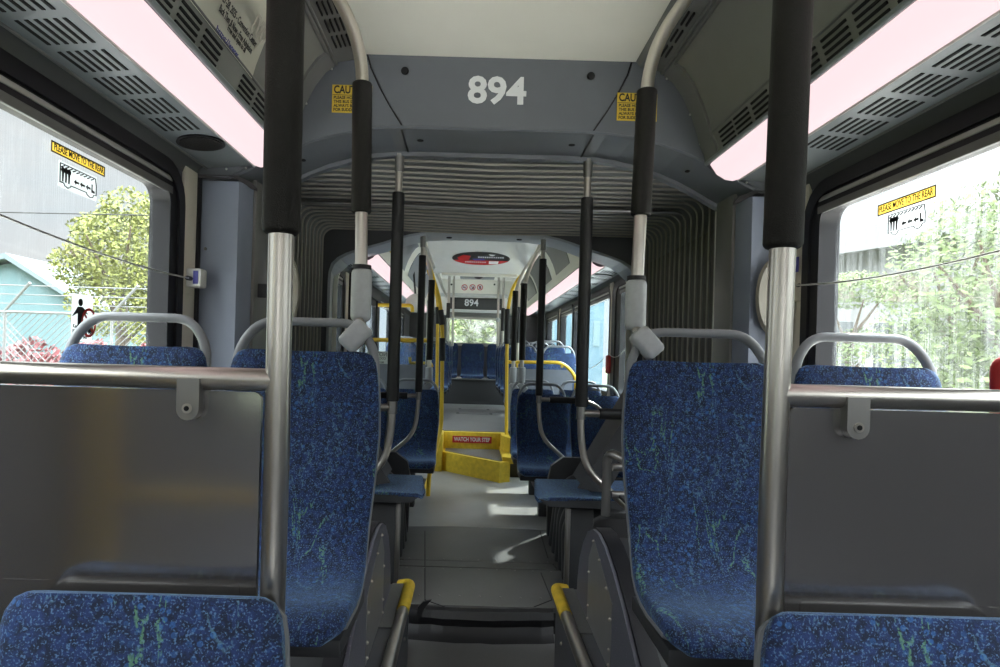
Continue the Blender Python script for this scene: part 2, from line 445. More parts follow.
WN = [0]
def window(side, ya, yb, zb=1.02, zt=2.0, g='glass', fw=.14, sash=True, r=.10, gn=None):
    """black framed pane filling ya..yb (outer frame size), frame width fw at the ends"""
    WN[0] += 1
    w = struct('window_%d' % WN[0], None, None, (side*W, (ya+yb)/2, zb))
    xi = side*(W-.022)
    o_ = [(xi, u, v) for u, v in rrect(ya, yb, zb-.03, zt+.07, r+.05)]
    m_ = [(xi, u, v) for u, v in rrect(ya+fw*.45, yb-fw*.45, zb, zt+.02, r+.02)]
    i_ = [(xi, u, v) for u, v in rrect(ya+fw, yb-fw, zb+.04, zt-.03, r*.6)]
    bm = B(); ring(bm, o_, m_, (side*.024,0,0))
    ring(bm, [(p[0]+side*.010,p[1],p[2]) for p in m_], [(p[0]+side*.010,p[1],p[2]) for p in i_], (side*.078,0,0))
    obj('frame', bm, 'frameblack', w)
    if sash:
        bm = B()
        box(bm, *sorted((side*(W-.016), side*(W-.004))), ya+fw*.75, yb-fw*.75, zt-.005, zt+.012, .003)
        obj('sash_rail', bm, 'sash', w)
        bm = B(); box(bm, *sorted((side*(W-.014), side*(W-.002))), ya+fw*.85, yb-fw*.85, zt-.05, zt-.022, .003)
        obj('sash_rail', bm, 'trimgray', w)
    bm = B(); box(bm, *sorted((side*(W+.050), side*(W+.056))), ya+fw*.6, yb-fw*.6, zb+.01, zt)
    obj('pane', bm, g, w)
    return w

ZC = 2.09
wall('wall_left', -1, [(-2.6,-1.1),(-.9,1.18),(1.33,2.40)], -3, 2.6, ZC, high=[(-.9,1.18)])
wall('wall_right', 1, [(-2.6,-1.1),(-.9,1.25),(1.40,2.43)], -3, 2.6, ZC, high=[(-.9,1.25)])
wl = window(-1, 1.31, 2.42, fw=.10, g='glassleft')
wr = window(1, 1.39, 2.45, fw=.10)
window(-1, -.9, 1.20, zb=1.34); window(1, -.9, 1.29, zb=1.34)
window(-1, -2.6, -1.1); window(1, -2.6, -1.1)
# cream pillars between window and joint
for s, nm in ((-1,'trim_2'),(1,'trim_3')):
    bm = B(); box(bm, *sorted((s*(W-.018), s*(W-.001))), 2.425, 2.53, .36, 2.085, .004); struct(nm, bm, 'creamtrim')
    bm = B(); box(bm, *sorted((s*(W-.012), s*(W+.0))), 1.29 if s > 0 else 1.21, 1.385 if s > 0 else 1.30, .36, 2.085, .004); struct(nm+'.001', bm, 'creamtrim')
    bm = B(); box(bm, *sorted((s*(W-.03), s*(W-.001))), 2.528, 2.55, .36, 2.07, .004); struct(nm+'.002', bm, 'frameblack')
# front of the bus behind the camera: windscreen wall
bm = B(); box(bm, -W, W, -3.06, -3, 0, 1.2); box(bm, -W, W, -3.06, -3, 2.2, 2.6); box(bm, -W, -W+.12, -3.06, -3, 1.2, 2.2); box(bm, W-.12, W, -3.06, -3, 1.2, 2.2)
struct('wall_front', bm, 'wall')

# ------------------------------------------------------------------ ceiling and coves
PROF = [(.56,2.60),(.575,2.578),(.66,2.562),(.68,2.553)]           # ceiling edge, slot strip
COVE = [(.685,2.55),(.72,2.525),(.76,2.47),(.80,2.39),(.825,2.32),(.838,2.272)]
LOUV = [(.838,2.272),(.858,2.23),(.868,2.19)]
LENS = [(.872,2.182),(.90,2.142),(.935,2.122),(.965,2.118),(.992,2.126)]
VENT = [(.996,2.128),(1.19,2.112)]
HEAD = [(1.192,2.116),(1.215,2.10),(W-.004,2.06)]

def sweep2(bm, prof, s, y0, y1, th=.012):
    """panel following prof (x,z) between y0 and y1, given thickness upward/outward"""
    pts = [(s*x, z) for x, z in prof]
    back = [(s*(x+th*.7), z+th) for x, z in prof][::-1]
    prism(bm, [(x, y0, z) for x, z in pts+back], (0, y1-y0, 0))

Y0, Y1 = -2.95, YP-.005
bm = B(); box(bm, -.565, .565, -3, YP, 2.60, 2.63); struct('ceiling', bm, 'cream')
bm = B(); box(bm, -1.6, 1.6, -3.1, 12.2, 2.80, 2.86); struct('ceiling.001', bm, 'wall')   # roof skin
for s, nm in ((-1,'roof_side'),(1,'roof_side.001')):
    bm = B(); prism(bm, [(s*(W+.06),-3.06,2.0),(s*(W+.3),-3.06,2.4),(s*1.5,-3.06,2.8),(s*1.35,-3.06,2.8),(s*(W+.06),-3.06,2.3)], (0,15.2,0)); struct(nm, bm, 'wall')

SIDE = {-1:'left', 1:'right'}
for s in (-1, 1):
    cv = thing('cove_panel', 'grey ceiling cove with louvres above the %s front window' % SIDE[s], 'ceiling panel', (s*.76, 0, 2.2), 'grey ceiling coves')
    bm = B(); sweep2(bm, COVE, s, Y0, 2.43); obj('cove_skin', bm, 'cove', cv)
    bm = B(); sweep2(bm, PROF, s, Y0, Y1); obj('slot_strip', bm, 'trimgray', cv)
    bm = B(); sweep2(bm, LOUV, s, Y0, 2.43); lv = obj('louvre_strip', bm, 'cove', cv)
    # raised ribs across the cove
    for (ya, yb) in ((2.43, Y1), (1.10, 1.17)):
        bm = B(); sweep2(bm, [(x-.008, z-.008) for x, z in COVE+LOUV[1:]], s, ya, yb, .02); obj('rib', bm, 'trimgray', cv)
    bm = B(); tube(bm, [(s*(LENS[0][0]-.012), Y0, 2.188), (s*(LENS[0][0]-.012), Y1, 2.188)], .009, 8); obj('lens_bead', bm, 'vent', cv)
    bm = B(); tube(bm, [(s*.684, Y0, 2.548), (s*.684, Y1, 2.548)], .008, 8); tube(bm, [(s*.669, Y0, 2.553), (s*.669, Y1, 2.553)], .006, 8); obj('edge_bead', bm, 'trimgray', cv)
    bm = B(); tube(bm, [(s*.835, Y0, 2.276), (s*.835, 2.43, 2.276)], .005, 8); obj('edge_bead', bm, 'trimgray', cv)
    # louvre grilles: four slots each
    for yc in (.99, 1.35, 1.49, 1.63, 1.77, 2.05, 2.19, 2.32):
        bm = B()
        for k in range(4):
            t = .15+.22*k; x = .838+(.866-.838)*t-.0035; z = 2.272+(2.195-2.272)*t-.002
            prism(bm, [(s*x,yc-.055,z),(s*(x+.003),yc-.055,z-.0065),(s*(x+.003),yc+.055,z-.0065),(s*x,yc+.055,z)], (s*.004,0,.0015))
        obj('louvre_grille', bm, 'hole', lv)
    for yc in [1.0+.115*k for k in range(13)]:
        if 2.0 < yc < 2.15: continue
        bm = B()
        for k in range(4): box(bm, *sorted((s*(.586+.018*k), s*(.5915+.018*k))), yc-.04, yc+.04, 2.572-.0036*k-.004, 2.576-.0036*k)
        obj('slot_grille', bm, 'hole', cv)
    # lamp
    lp = thing('ceiling_lamp', 'long glowing pinkish lamp strip above the %s front window' % SIDE[s], 'ceiling lamp', (s*.93, 0, 2.12), 'front lamp strips')
    bm = B(); sweep2(bm, LENS, s, Y0, Y1-.01, .008); obj('lens', bm, 'lens', lp)
    bm = B(); tube(bm, [(s*.994, Y0, 2.124), (s*.994, Y1, 2.124)], .0045, 8); obj('bead', bm, 'sash', lp)
    # vent panel
    vp = thing('vent_panel', 'grey slotted air vent panel beside the %s front lamp strip' % SIDE[s], 'vent panel', (s*1.09, 0, 2.11), 'front vent panels')
    bm = B(); sweep2(bm, VENT, s, Y0, Y1); obj('panel', bm, 'vent', vp)
    bm = B(); tube(bm, [(s*1.19, Y0, 2.112), (s*1.19, Y1, 2.112)], .005, 8); obj('bead', bm, 'trimgray', vp)
    for yc in [2.07-.148*k for k in range(8)]:
        bm = B()
        for k in range(6):
            x = 1.035+.022*k; z = 2.128-(x-.996)*.0825-.0012
            box(bm, *sorted((s*x, s*(x+.009))), yc-.056, yc+.056, z-.001, z+.0015)
        obj('slot_grille', bm, 'hole', vp)
    # header down to the window
    bm = B(); sweep2(bm, HEAD, s, Y0, YP-.02, .02); struct('trim_%d' % (4 if s < 0 else 5), bm, 'header')
sp = thing('ceiling_speaker', 'round black speaker grille in the vent panel at the left end of the lamp', 'speaker', (-1.085, 2.25, 2.118))
bm = B(); bmesh.ops.create_cone(bm, cap_ends=True, segments=36, radius1=.083, radius2=.080, depth=.006, matrix=Matrix.Translation((-1.085,2.25,2.118)) @ Matrix.Rotation(-.082,4,'Y')); obj('rim', bm, 'black', sp)
bm = B(); bmesh.ops.create_cone(bm, cap_ends=True, segments=36, radius1=.072, radius2=.072, depth=.004, matrix=Matrix.Translation((-1.085,2.25,2.114)) @ Matrix.Rotation(-.082,4,'Y')); obj('mesh_grille', bm, 'foam', sp)

# poster on the left cove
def cove_pt(x):
    for (a, b) in zip(COVE, COVE[1:]):
        if a[0] <= x <= b[0]:
            t = (x-a[0])/(b[0]-a[0]); return a[1]+t*(b[1]-a[1])
    return COVE[-1][1]
def cove_hit(px, py):
    d = P(px, py, 1.0) - V((CX,0,CZ))
    for k in range(len(COVE)-1):
        (xa, za), (xb, zb) = COVE[k], COVE[k+1]; xa, xb = -xa, -xb
        # CX + t dx = xa + u (xb-xa);  CZ + t dz = za + u (zb-za)
        det = d.x*-(zb-za) + d.z*(xb-xa)
        t = ((xa-CX)*-(zb-za) + (za-CZ)*(xb-xa))/det; u = (d.x*(za-CZ) - d.z*(xa-CX))/det
        if -.001 <= u <= 1.001: return (k+u, t)
    return None
po = thing('poster', 'cream advertising poster in the cove above the left lamp strip', 'poster', (-.76, 1.6, 2.4))
e1, e0 = cove_hit(238,82), cove_hit(262,46)
yb1 = e1[1] if e1 else 2.05; yb0 = e0[1] if e0 else 2.05
bm = B(); N = len(COVE)
A1 = [(-(x-.004), 1.05, z-.003) for x, z in COVE]; A2 = [(-(x-.004), yb1 + (yb0-yb1)*(5-i)/4.0, z-.003) for i, (x, z) in enumerate(COVE)]
strip(bm, A1, A2); bmesh.ops.solidify(bm, geom=bm.faces, thickness=.0012); obj('sheet', bm, 'paper', po)
def poster_text(s, pa, pb, size, m, fit=True):
    (fa_, ya), (fb_, yb) = cove_hit(*pa) or (2., 1.5), cove_hit(*pb) or (2., 1.9)
    i = min((fa_+fb_)/2, len(COVE)-1.01); k = int(i); t = i-k
    x = COVE[k][0]*(1-t)+COVE[k+1][0]*t; z = COVE[k][1]*(1-t)+COVE[k+1][1]*t
    dn = V((-(COVE[k+1][0]-COVE[k][0]), 0, COVE[k+1][1]-COVE[k][1])).normalized()
    o = V((-x+.0085, 0, z-.006)); bm = text_bm(s, size, frame_mtx(o, (0,1,0), -dn), .0004, .0003)
    y0_ = min(v.co.y for v in bm.verts); w_ = max(v.co.y for v in bm.verts)-y0_; kk = (yb-ya)/w_
    for v in bm.verts: v.co.y = ya + (v.co.y-y0_)*kk
    obj('lettering', bm, m, po)
poster_text('June 27-28, 2025 - Convention Center', (214,-12), (254,42), .030, 'ink')
poster_text('Back Then & Now - Free Admission', (217,5), (249,50), .028, 'ink')
poster_text('Free and open to all', (225,26), (243,48), .024, 'ink')
poster_text('https://www.', (214,25), (236,55), .022, 'blueprint')
poster_text('EXPO', (252,20), (262,38), .085, 'creamtrim')
bm = B()
for (ya, yb, f0, f1) in ((1.2,1.52,.35,.75),):
    k0, k1 = COVE[2], COVE[4]
    prism(bm, [(-(k0[0]-.007),1.15,k0[1]-.005),(-(k0[0]-.007),1.47,k0[1]-.005),(-(k1[0]-.007),1.50,k1[1]-.005),(-(k1[0]-.007),1.15,k1[1]-.005)], (.001,0,-.001))
obj('printed_picture', bm, mat('poster_picture', (.10,.035,.035), .6, var=.7, scale=9), po)

# ------------------------------------------------------------------ portal (front face of the joint)
ARCH = [(0,2.31),(.30,2.31),(.45,2.308),(.56,2.295),(.66,2.272),(.76,2.242),(.85,2.205),(.93,2.165),(1.0,2.125),(1.06,2.095),(1.12,2.075),(1.18,2.062),(W,2.058)]
pt = struct('portal_arch', None, None, (0, YP, 2.06))
half = ARCH
lower = [(-x, z) for x, z in half[::-1]] + half[1:]
upper_half = [(0,2.64),(.565,2.64),(.57,2.60),(.62,2.585),(.685,2.565),(.74,2.515),(.80,2.42),(.84,2.31),(.87,2.22),(.90,2.17),(.95,2.145),(1.0,2.135),(W,2.12)]
# grey face, three panels
def lz(x):
    x = abs(x)
    for a, b in zip(ARCH, ARCH[1:]):
        if a[0] <= x <= b[0]: return a[1] + (b[1]-a[1])*(x-a[0])/(b[0]-a[0])
    return ARCH[-1][1]
seamT = .553; seamB = .392
bm = B()
prism(bm, [(-seamT+.004,YP,2.63),(seamT-.004,YP,2.63)] + [(seamT-.004-(seamT-seamB)*(t**1.4), YP, 2.63-.32*t) for t in (.25,.5,.75,1)] + [(-seamT+.004+(seamT-seamB)*(t**1.4), YP, 2.63-.32*t) for t in (1,.75,.5,.25)], (0,.02,0))
cp = obj('centre_panel', bm, 'gray', pt)
for s in (-1, 1):
    bm = B()
    pts = [(s*(seamT+.004),YP,2.63),(s*.575,YP,2.61),(s*.62,YP,2.595),(s*.685,YP,2.57),(s*.74,YP,2.52),(s*.80,YP,2.425),(s*.84,YP,2.315),(s*.875,YP,2.21),(s*.89,YP,2.17),(s*1.0,YP,2.135),(s*W,YP,2.12),(s*W,YP,2.06)]
    pts += [(s*x,YP,z) for x, z in ARCH[::-1][1:] if x > seamB] + [(s*(seamB+.004),YP,2.309)] + [(s*(seamT+.004-(seamT-seamB)*(t**1.4)), YP, 2.63-.32*t) for t in (.75,.5,.25)]
    prism(bm, pts, (0,.02,0)); obj('corner_panel', bm, 'gray', pt)
    bm = B(); prism(bm, [(s*(seamT-.006),YP+.012,2.63),(s*(seamT+.006),YP+.012,2.63)] + [(s*(seamT+.006-(seamT-seamB)*(t**1.4)), YP+.012, 2.63-.32*t) for t in (.25,.5,.75,1)] + [(s*(seamT-.006-(seamT-seamB)*(t**1.4)), YP+.012, 2.63-.32*t) for t in (1,.75,.5,.25)], (0,.004,0)); obj('seam', bm, 'black', pt)
# soffit with rounded crease and rear lip
bm = B()
prof = [(YP,.004),(YP+.008,-.006),(YP+.025,-.008),(2.86,-.004),(2.862,-.022),(2.90,-.022),(2.90,.10)]
rows = [[(x, y, z+dz) for (y, dz) in prof] for x, z in lower]
for a, b in zip(rows, rows[1:]): strip(bm, a, b)
obj('soffit', bm, 'gray', pt)
bm = B()
for (px, py, Y, r) in ((405,71,YP,.016),(591,76,YP,.016)):
    c = P(px, py, Y); bmesh.ops.create_cone(bm, cap_ends=True, segments=20, radius1=r, radius2=r, depth=.004, matrix=Matrix.Translation((c.x, YP-.001, c.z)) @ Matrix.Rotation(math.pi/2,4,'X'))
for x in (-.33, .33, -.84, .84):
    bmesh.ops.create_cone(bm, cap_ends=True, segments=20, radius1=.014, radius2=.014, depth=.004, matrix=Matrix.Translation((x, 2.70, lz(x)-.0065)))
for x in (-.16,-.08,-.02,.05,.11,.2,.26,-.28): sphere(bm, (x, 2.905, 2.292), .004, 6, 4)
obj('plug_holes', bm, 'hole', pt)
for s in (-1, 1):
    bm = B(); box(bm, s*.398-.004, s*.398+.004, YP+.02, 2.86, 2.3005, 2.3035); obj('seam', bm, 'black', pt)
c = P(497,92,YP)
bm = text_bm('894', .152, frame_mtx((c.x, YP-.002, c.z), (1,0,0), (0,0,1)), .0042, .0008, xs=1.06); nb = obj('fleet_number', bm, 'white', pt, label='white number 894')
# screws on the cove seam
bm = B()
for s in (-1,1):
    for x, z in ((.70,2.545),(.80,2.40),(.845,2.28),(1.04,2.128),(1.12,2.122)): sphere(bm, (s*(x-.012), YP-.006, z-.012), .005, 8, 6)
obj('screws', bm, 'sash', pt)
# caution stickers
def caution(px, py, label):
    c = P(px, py, YP-.003); t = thing('caution_sign', label, 'sign', (c.x, YP-.003, c.z-.057), 'yellow caution signs')
    bm = B(); box(bm, c.x-.082, c.x+.082, YP-.003, YP-.001, c.z-.057, c.z+.057); obj('plate', bm, 'yellowsign', t)
    def ln(s, z, size, b=.0006, xs=1.):
        bm = text_bm(s, size, frame_mtx((c.x-.076, YP-.004, c.z+z), (1,0,0), (0,0,1)), b, .0004, 'LEFT', xs)
        x0_ = min(v.co.x for v in bm.verts); wd = max(v.co.x for v in bm.verts)-x0_; k = min(1., .150/wd)
        for v in bm.verts: v.co.x = c.x-.075 + (v.co.x-x0_)*k
        obj('lettering', bm, 'ink', t)
    ln('CAUTION', .036, .044, .0012, .92)
    for k, s in enumerate(('PLEASE HOLD ON', 'THIS BUS STOPS', 'ALWAYS BE READY', '  FOR SUDDEN STOP')): ln(s, .004-.0165*k, .0165, .0005, .95)
    bm = B(); box(bm, c.x-.08, c.x+.08, YP-.0038, YP-.003, c.z+.0145, c.z+.0165); obj('rule', bm, 'ink', t)
caution(352, 99, 'yellow CAUTION sticker half hidden behind the left curved hanging pole')
caution(637, 107, 'yellow CAUTION sticker half hidden behind the right curved hanging pole')

# blue-grey columns flanking the joint
for s, lab in ((-1,'tall blue-grey column at the left side of the joint opening'), (1,'tall blue-grey column at the right side of the joint opening')):
    t = thing('joint_column', lab, 'column', (s*1.1, 2.6, .36), 'columns beside the joint')
    bm = B(); prism(bm, [(s*(W-.03),2.545,.36),(s*1.055,2.545,.36),(s*1.035,2.585,.36),(s*1.035,2.72,.36),(s*(W-.03),2.72,.36)], (0,0,1.70)); obj('cover', bm, 'column', t)
    bm = B(); box(bm, *sorted((s*1.022,s*1.042)), 2.66, 2.84, .36, 2.10, .004); obj('inner_trim', bm, 'trimgray', t)
    bm = B(); tube(bm, [(s*1.03,2.855,.36),(s*1.03,2.855,2.05)], .007, 8); obj('seal', bm, 'sash', t)
    bm = B(); prism(bm, [(s*W,2.541,2.068),(s*1.06,2.541,2.068),(s*1.03,2.60,2.05),(s*1.005,2.60,2.04),(s*1.005,2.60,2.052),(s*1.025,2.6,2.075),(s*1.06,2.541,2.084),(s*W,2.541,2.084)], (0,.02,0)); obj('top_seal', bm, 'black', t)
    bm = B()
    for z in (1.20,1.78,.9): sphere(bm, (s*1.185,2.543,z), .007, 8, 6)
    obj('screws', bm, 'trimgray', t)
# round discs on the columns, half hidden by the poles
for s, lab in ((-1,'round mirror-like disc on the joint wall behind the left padded pole'), (1,'round grey disc on the column behind the right padded pole')):
    c = P(777,297,2.5) if s > 0 else P(285,291,2.70)
    t = thing('round_disc', lab, 'disc', (c.x, c.y, c.z-.13), 'round discs behind the padded poles')
    mt = Matrix.Translation(c) @ Matrix.Rotation(math.pi/2,4,'X')
    bm = B(); bmesh.ops.create_cone(bm, cap_ends=True, segments=32, radius1=.125, radius2=.118, depth=.02, matrix=mt @ Matrix.Diagonal((.5 if s<0 else .66,1.3,1,1))); obj('face', bm, 'beige', t)
    bm = B(); box(bm, *sorted((c.x, s*(W-.02))), c.y+.008, c.y+.03, c.z-.03, c.z+.03, .004); obj('bracket', bm, 'char', t)

# ------------------------------------------------------------------ bellows
bl = struct('bellows', None, None, (0, 3.8, .2))
YA, YB, NF = 2.90, 4.74, 19
def bpath(off, zt_off=0.):
    w = 1.27+off; zt = 2.325+off*.45; r = .085; z0 = .14
    pts = [(-w, z0), (-w, 1.95)]
    for k in range(7):
        a = math.pi - math.pi/2*k/6; pts.append((-w+r+r*math.cos(a), zt-r+r*math.sin(a)))
    pts += [(-.6, zt), (0, zt-.012), (.6, zt)]
    for k in range(7):
        a = math.pi/2 - math.pi/2*k/6; pts.append((w-r+r*math.cos(a), zt-r+r*math.sin(a)))
    pts += [(w, 1.95), (w, z0)]
    return pts
bm = B(); rows = []
for i in range(NF*2+1):
    y = YA + (YB-YA)*i/(NF*2); rows.append([(x, y, z) for x, z in bpath(.055 if i % 2 else -.03)])
for a, b in zip(rows, rows[1:]): strip(bm, a, b)
bmesh.ops.solidify(bm, geom=bm.faces, thickness=.004)
obj('folded_skin', bm, mat('bellows_cloth', (.225,.235,.24), .28, var=.25, scale=20, spec=.6), bl, smooth=False)
for i in range(0, NF*2+1, 2):
    y = YA + (YB-YA)*i/(NF*2); bp_ = bpath(-.034)
    bm = B(); tube(bm, [(x, y, z) for x, z in bp_], .0065, 6); obj('fold_rim', bm, 'rim', bl)
    for s in (-1, 1):                                            # pleat hems on the side walls
        bm = B(); prism(bm, [(s*1.285,y-.045,2.15),(s*1.243,y,2.10),(s*1.285,y+.045,2.15),(s*1.285,y+.045,.14),(s*1.243,y,.14),(s*1.285,y-.045,.14)], (s*.006,0,0)); obj('side_pleat', bm, 'pleat', bl, smooth=False)
bm = B(); tube(bm, [(x, 3.82, z-.02) for x, z in bpath(-.04)][6:-6], .012, 8); obj('centre_hoop', bm, 'steeld', bl)

# rear portal
rp = struct('portal_arch.001', None, None, (0, YB, .13))
RA = [(1.19,.13),(1.19,1.90),(1.185,1.98),(1.165,2.045),(1.12,2.09),(1.06,2.125),(.98,2.155),(.88,2.185),(.78,2.215),(.68,2.25),(.58,2.28),(.46,2.305),(.30,2.318),(0,2.32)]
ra = [(-x, z) for x, z in RA] + [(x, z) for x, z in RA[::-1][1:]]
outer = []
for x, z in ra:
    if z <= 2.05: outer.append((math.copysign(1.40, x), max(.13, z)))
    else: outer.append((x*1.18, 2.48))
bm = B(); rows = [[(a[0],YB,a[1]), (b[0],YB,b[1])] for a, b in zip(ra, outer)]
for a, b in zip(rows, rows[1:]): prism(bm, (a[0], a[1], b[1], b[0]), (0,.02,0))
obj('dark_face', bm, 'charl', rp)
bm = B(); rows = [[(x, YB-.006, z), (x*.985, YB+.01, z-.012 if z > 2 else z), (x*(.985 if z > 2 else 1.03), 5.08, z-.012 if z > 2 else z), (x*(1. if z > 2 else 1.032), 5.10, z+.05 if z > 2 else z)] for x, z in ra]
for a, b in zip(rows, rows[1:]): strip(bm, a, b)
obj('soffit', bm, mat('rear_soffit_gray', (.34,.36,.38), .4), rp)
bm = B(); rows = [[(a[0],5.09,a[1]+ (.0)), (b[0]*1.0,5.09,b[1]+.15)] for a, b in zip(ra, outer)]
for a, b in zip(rows, rows[1:]): prism(bm, (a[0], a[1], b[1], b[0]), (0,.01,0))
obj('rear_face', bm, 'cream', rp)
bm = B()
for x in (-.28, .28): bmesh.ops.create_cone(bm, cap_ends=True, segments=16, radius1=.022, radius2=.022, depth=.006, matrix=Matrix.Translation((x, 4.95, 2.303)))
obj('plug_holes', bm, 'hole', rp)

# ------------------------------------------------------------------ rear section shell
YR = 12.0
wall('wall_left.001', -1, [(4.95,5.52),(5.85,7.4),(7.6,9.0),(9.2,10.5)], 4.75, YR, ZC, z0=.13)
wall('wall_right.001', 1, [(4.95,5.70),(5.84,7.92),(7.98,9.05),(9.25,10.7)], 4.75, YR, ZC, z0=.13)
window(-1, 4.75, 5.55, g='glassblue', fw=.12)
for (a, b) in ((4.75,5.74),(5.80,7.95),(7.95,9.08),(9.22,10.75)): window(1, a, b, g='glassblue', fw=.07 if a > 5.78 and a < 9 else .30 if a < 5 else .2)
for (a, b) in ((7.6,9.0),(9.2,10.5)): window(-1, a, b, g='glassblue', fw=.1)
for s, ys in ((-1,(5.56,)),(1,(5.73,9.06))):
    for k, y in enumerate(ys):
        bm = B(); box(bm, *sorted((s*(W-.02), s*(W-.001))), y, y+.13, .13, 2.085, .004); struct('trim_6', bm, 'creamtrim')
bm = B(); box(bm, -.565, .565, 5.09, YR, 2.60, 2.63); struct('ceiling.002', bm, 'cream2')
for s in (-1, 1):
    cv = thing('cove_panel', 'cream ceiling cove above the %s windows of the rear section' % SIDE[s], 'ceiling panel', (s*.76, 8, 2.2), 'cream ceiling coves')
    bm = B(); sweep2(bm, PROF+COVE+LOUV[1:], s, 5.09, YR); obj('cove_skin', bm, 'cream2', cv)
    for (ya, yb) in ((5.9,6.8),(7.2,8.6),(8.8,10.1)):
        bm = B(); sweep2(bm, [(x-.006,z-.006) for x, z in COVE], s, ya, yb, .008); obj('advert_panel', bm, 'trimgray' if s > 0 else 'panelrear', cv)
    for k, (ya, yb) in enumerate(((5.10,7.95),(8.02,11.4))):
        lp = thing('ceiling_lamp', '%s pinkish lamp strip on the %s of the rear section' % (('nearer','farther')[k], SIDE[s]), 'ceiling lamp', (s*.93, ya, 2.12), 'rear lamp strips')
        bm = B(); sweep2(bm, LENS, s, ya, yb, .008); obj('lens', bm, 'lens', lp)
        bm = B(); tube(bm, [(s*.994, ya, 2.124), (s*.994, yb, 2.124)], .006, 8); obj('bead', bm, 'sash', lp)
    vp = thing('vent_panel', 'grey slotted vent panel under the %s rear lamp strips' % SIDE[s], 'vent panel', (s*1.09, 8, 2.11), 'rear vent panels')
    bm = B(); sweep2(bm, VENT, s, 5.09, YR); obj('panel', bm, 'vent', vp)
    for yc in [5.35,5.8,6.2,6.6,7.0,7.4,7.8]:
        bm = B()
        for k in range(6):
            x = 1.03+.024*k; z = 2.128-(x-.996)*.0825-.0012; box(bm, *sorted((s*x, s*(x+.010))), yc-.07, yc+.07, z-.001, z+.0015)
        obj('slot_grille', bm, 'hole', vp)
    bm = B(); bmesh.ops.create_cone(bm, cap_ends=True, segments=28, radius1=.085, radius2=.08, depth=.008, matrix=Matrix.Translation((s*1.09,5.56,2.115)) @ Matrix.Rotation(s*.082,4,'Y'))
    tag(obj('ceiling_speaker', bm, 'black'), 'black round speaker in the %s rear vent panel' % SIDE[s], 'speaker', 'rear speakers')
    bm = B(); sweep2(bm, HEAD, s, 5.09, YR, .02); struct('trim_7', bm, 'header')

# hatch with oval sticker
ht = thing('roof_hatch', 'glossy grey sloping ceiling hatch behind the joint with an oval sticker', 'roof hatch', (0, 6.4, 2.257))
bm = B(); prism(bm, [(-.53,5.95,2.47),(-.53,6.8,2.257),(-.53,6.82,2.60),(-.53,5.95,2.60)], (1.06,0,0)); obj('lid', bm, mat('hatch_gloss', (.74,.74,.71), .16, var=.05), ht)
bm = B(); box(bm, -.42, .42, 6.775, 6.83, 2.232, 2.262, .003); obj('edge_strip', bm, 'cream2', ht)
hm = frame_mtx((0,0,0), (1,0,0), (0,.85,-.213))
def hpt(px, py):
    d = P(px, py, 1.0) - V((CX,0,CZ)); n_ = V((0,.213,.85)).normalized(); o_ = V((0,5.95,2.467)); t = (o_ - V((CX,0,CZ))).dot(n_)/d.dot(n_); return V((CX,0,CZ))+d*t
c = hpt(481,258.5); u = V((1,0,0)); v = V((0,-.85,.213)).normalized(); nn = V((0,-.213,-.85)).normalized()
hw_ = (hpt(510,259)-hpt(452,258)).length/2; hh = (hpt(481,252)-hpt(481,265)).length/2
st = thing('oval_sticker', 'black and red oval sticker on the grey roof hatch', 'sticker', c)
def oval(a0, a1, r0=1., n=40): return [c + u*hw_*r0*math.cos(math.radians(a0+(a1-a0)*k/n)) + v*hh*r0*math.sin(math.radians(a0+(a1-a0)*k/n)) for k in range(n+1)]
bm = B(); prism(bm, [p + nn*.001 for p in oval(0,358)], nn*.002); obj('backing', bm, 'signdark', st)
bm = B(); prism(bm, [p + nn*.0032 for p in oval(195,345,.97)], nn*.001); obj('red_band', bm, 'red', st)
bm = B(); prism(bm, [c+nn*.0036+u*hw_*a+v*hh*b for a,b in ((-.82,.1),(-.6,.55),(-.35,.4),(-.42,-.2),(-.75,-.25))], nn*.001); obj('red_shape', bm, 'red', st)
bm = B(); prism(bm, [c+nn*.0040+u*hw_*a+v*hh*b for a,b in ((-.30,.0),(.1,.05),(.15,-.2),(-.25,-.25))], nn*.001); obj('blue_shape', bm, 'blueprint', st)
bm = B(); prism(bm, [c+nn*.0042+u*hw_*a+v*hh*b for a,b in ((.28,-.32),(.62,-.32),(.60,-.75),(.28,-.78))], nn*.001); obj('white_box', bm, 'white', st)
bm = B(); prism(bm, [c+nn*.0042+u*hw_*a+v*hh*b for a,b in ((.25,.72),(.48,.66),(.40,.45),(.32,.48))], nn*.001); obj('white_emblem', bm, 'white', st)
bm = B()
for k in range(12): prism(bm, [c+nn*.0042+u*hw_*(-.1+.075*k+a)+v*hh*(.18+b) for a,b in ((0,0),(.05,0),(.05,.16),(0,.16))], nn*.001)
obj('white_print', bm, 'decal', st); bm = B()
for k in range(10): prism(bm, [c+nn*.0046+u*hw_*(-.55+.075*k+a)+v*hh*(-.58+b) for a,b in ((0,0),(.05,0),(.05,.14),(0,.14))], nn*.001)
obj('lower_print', bm, 'decal', st)


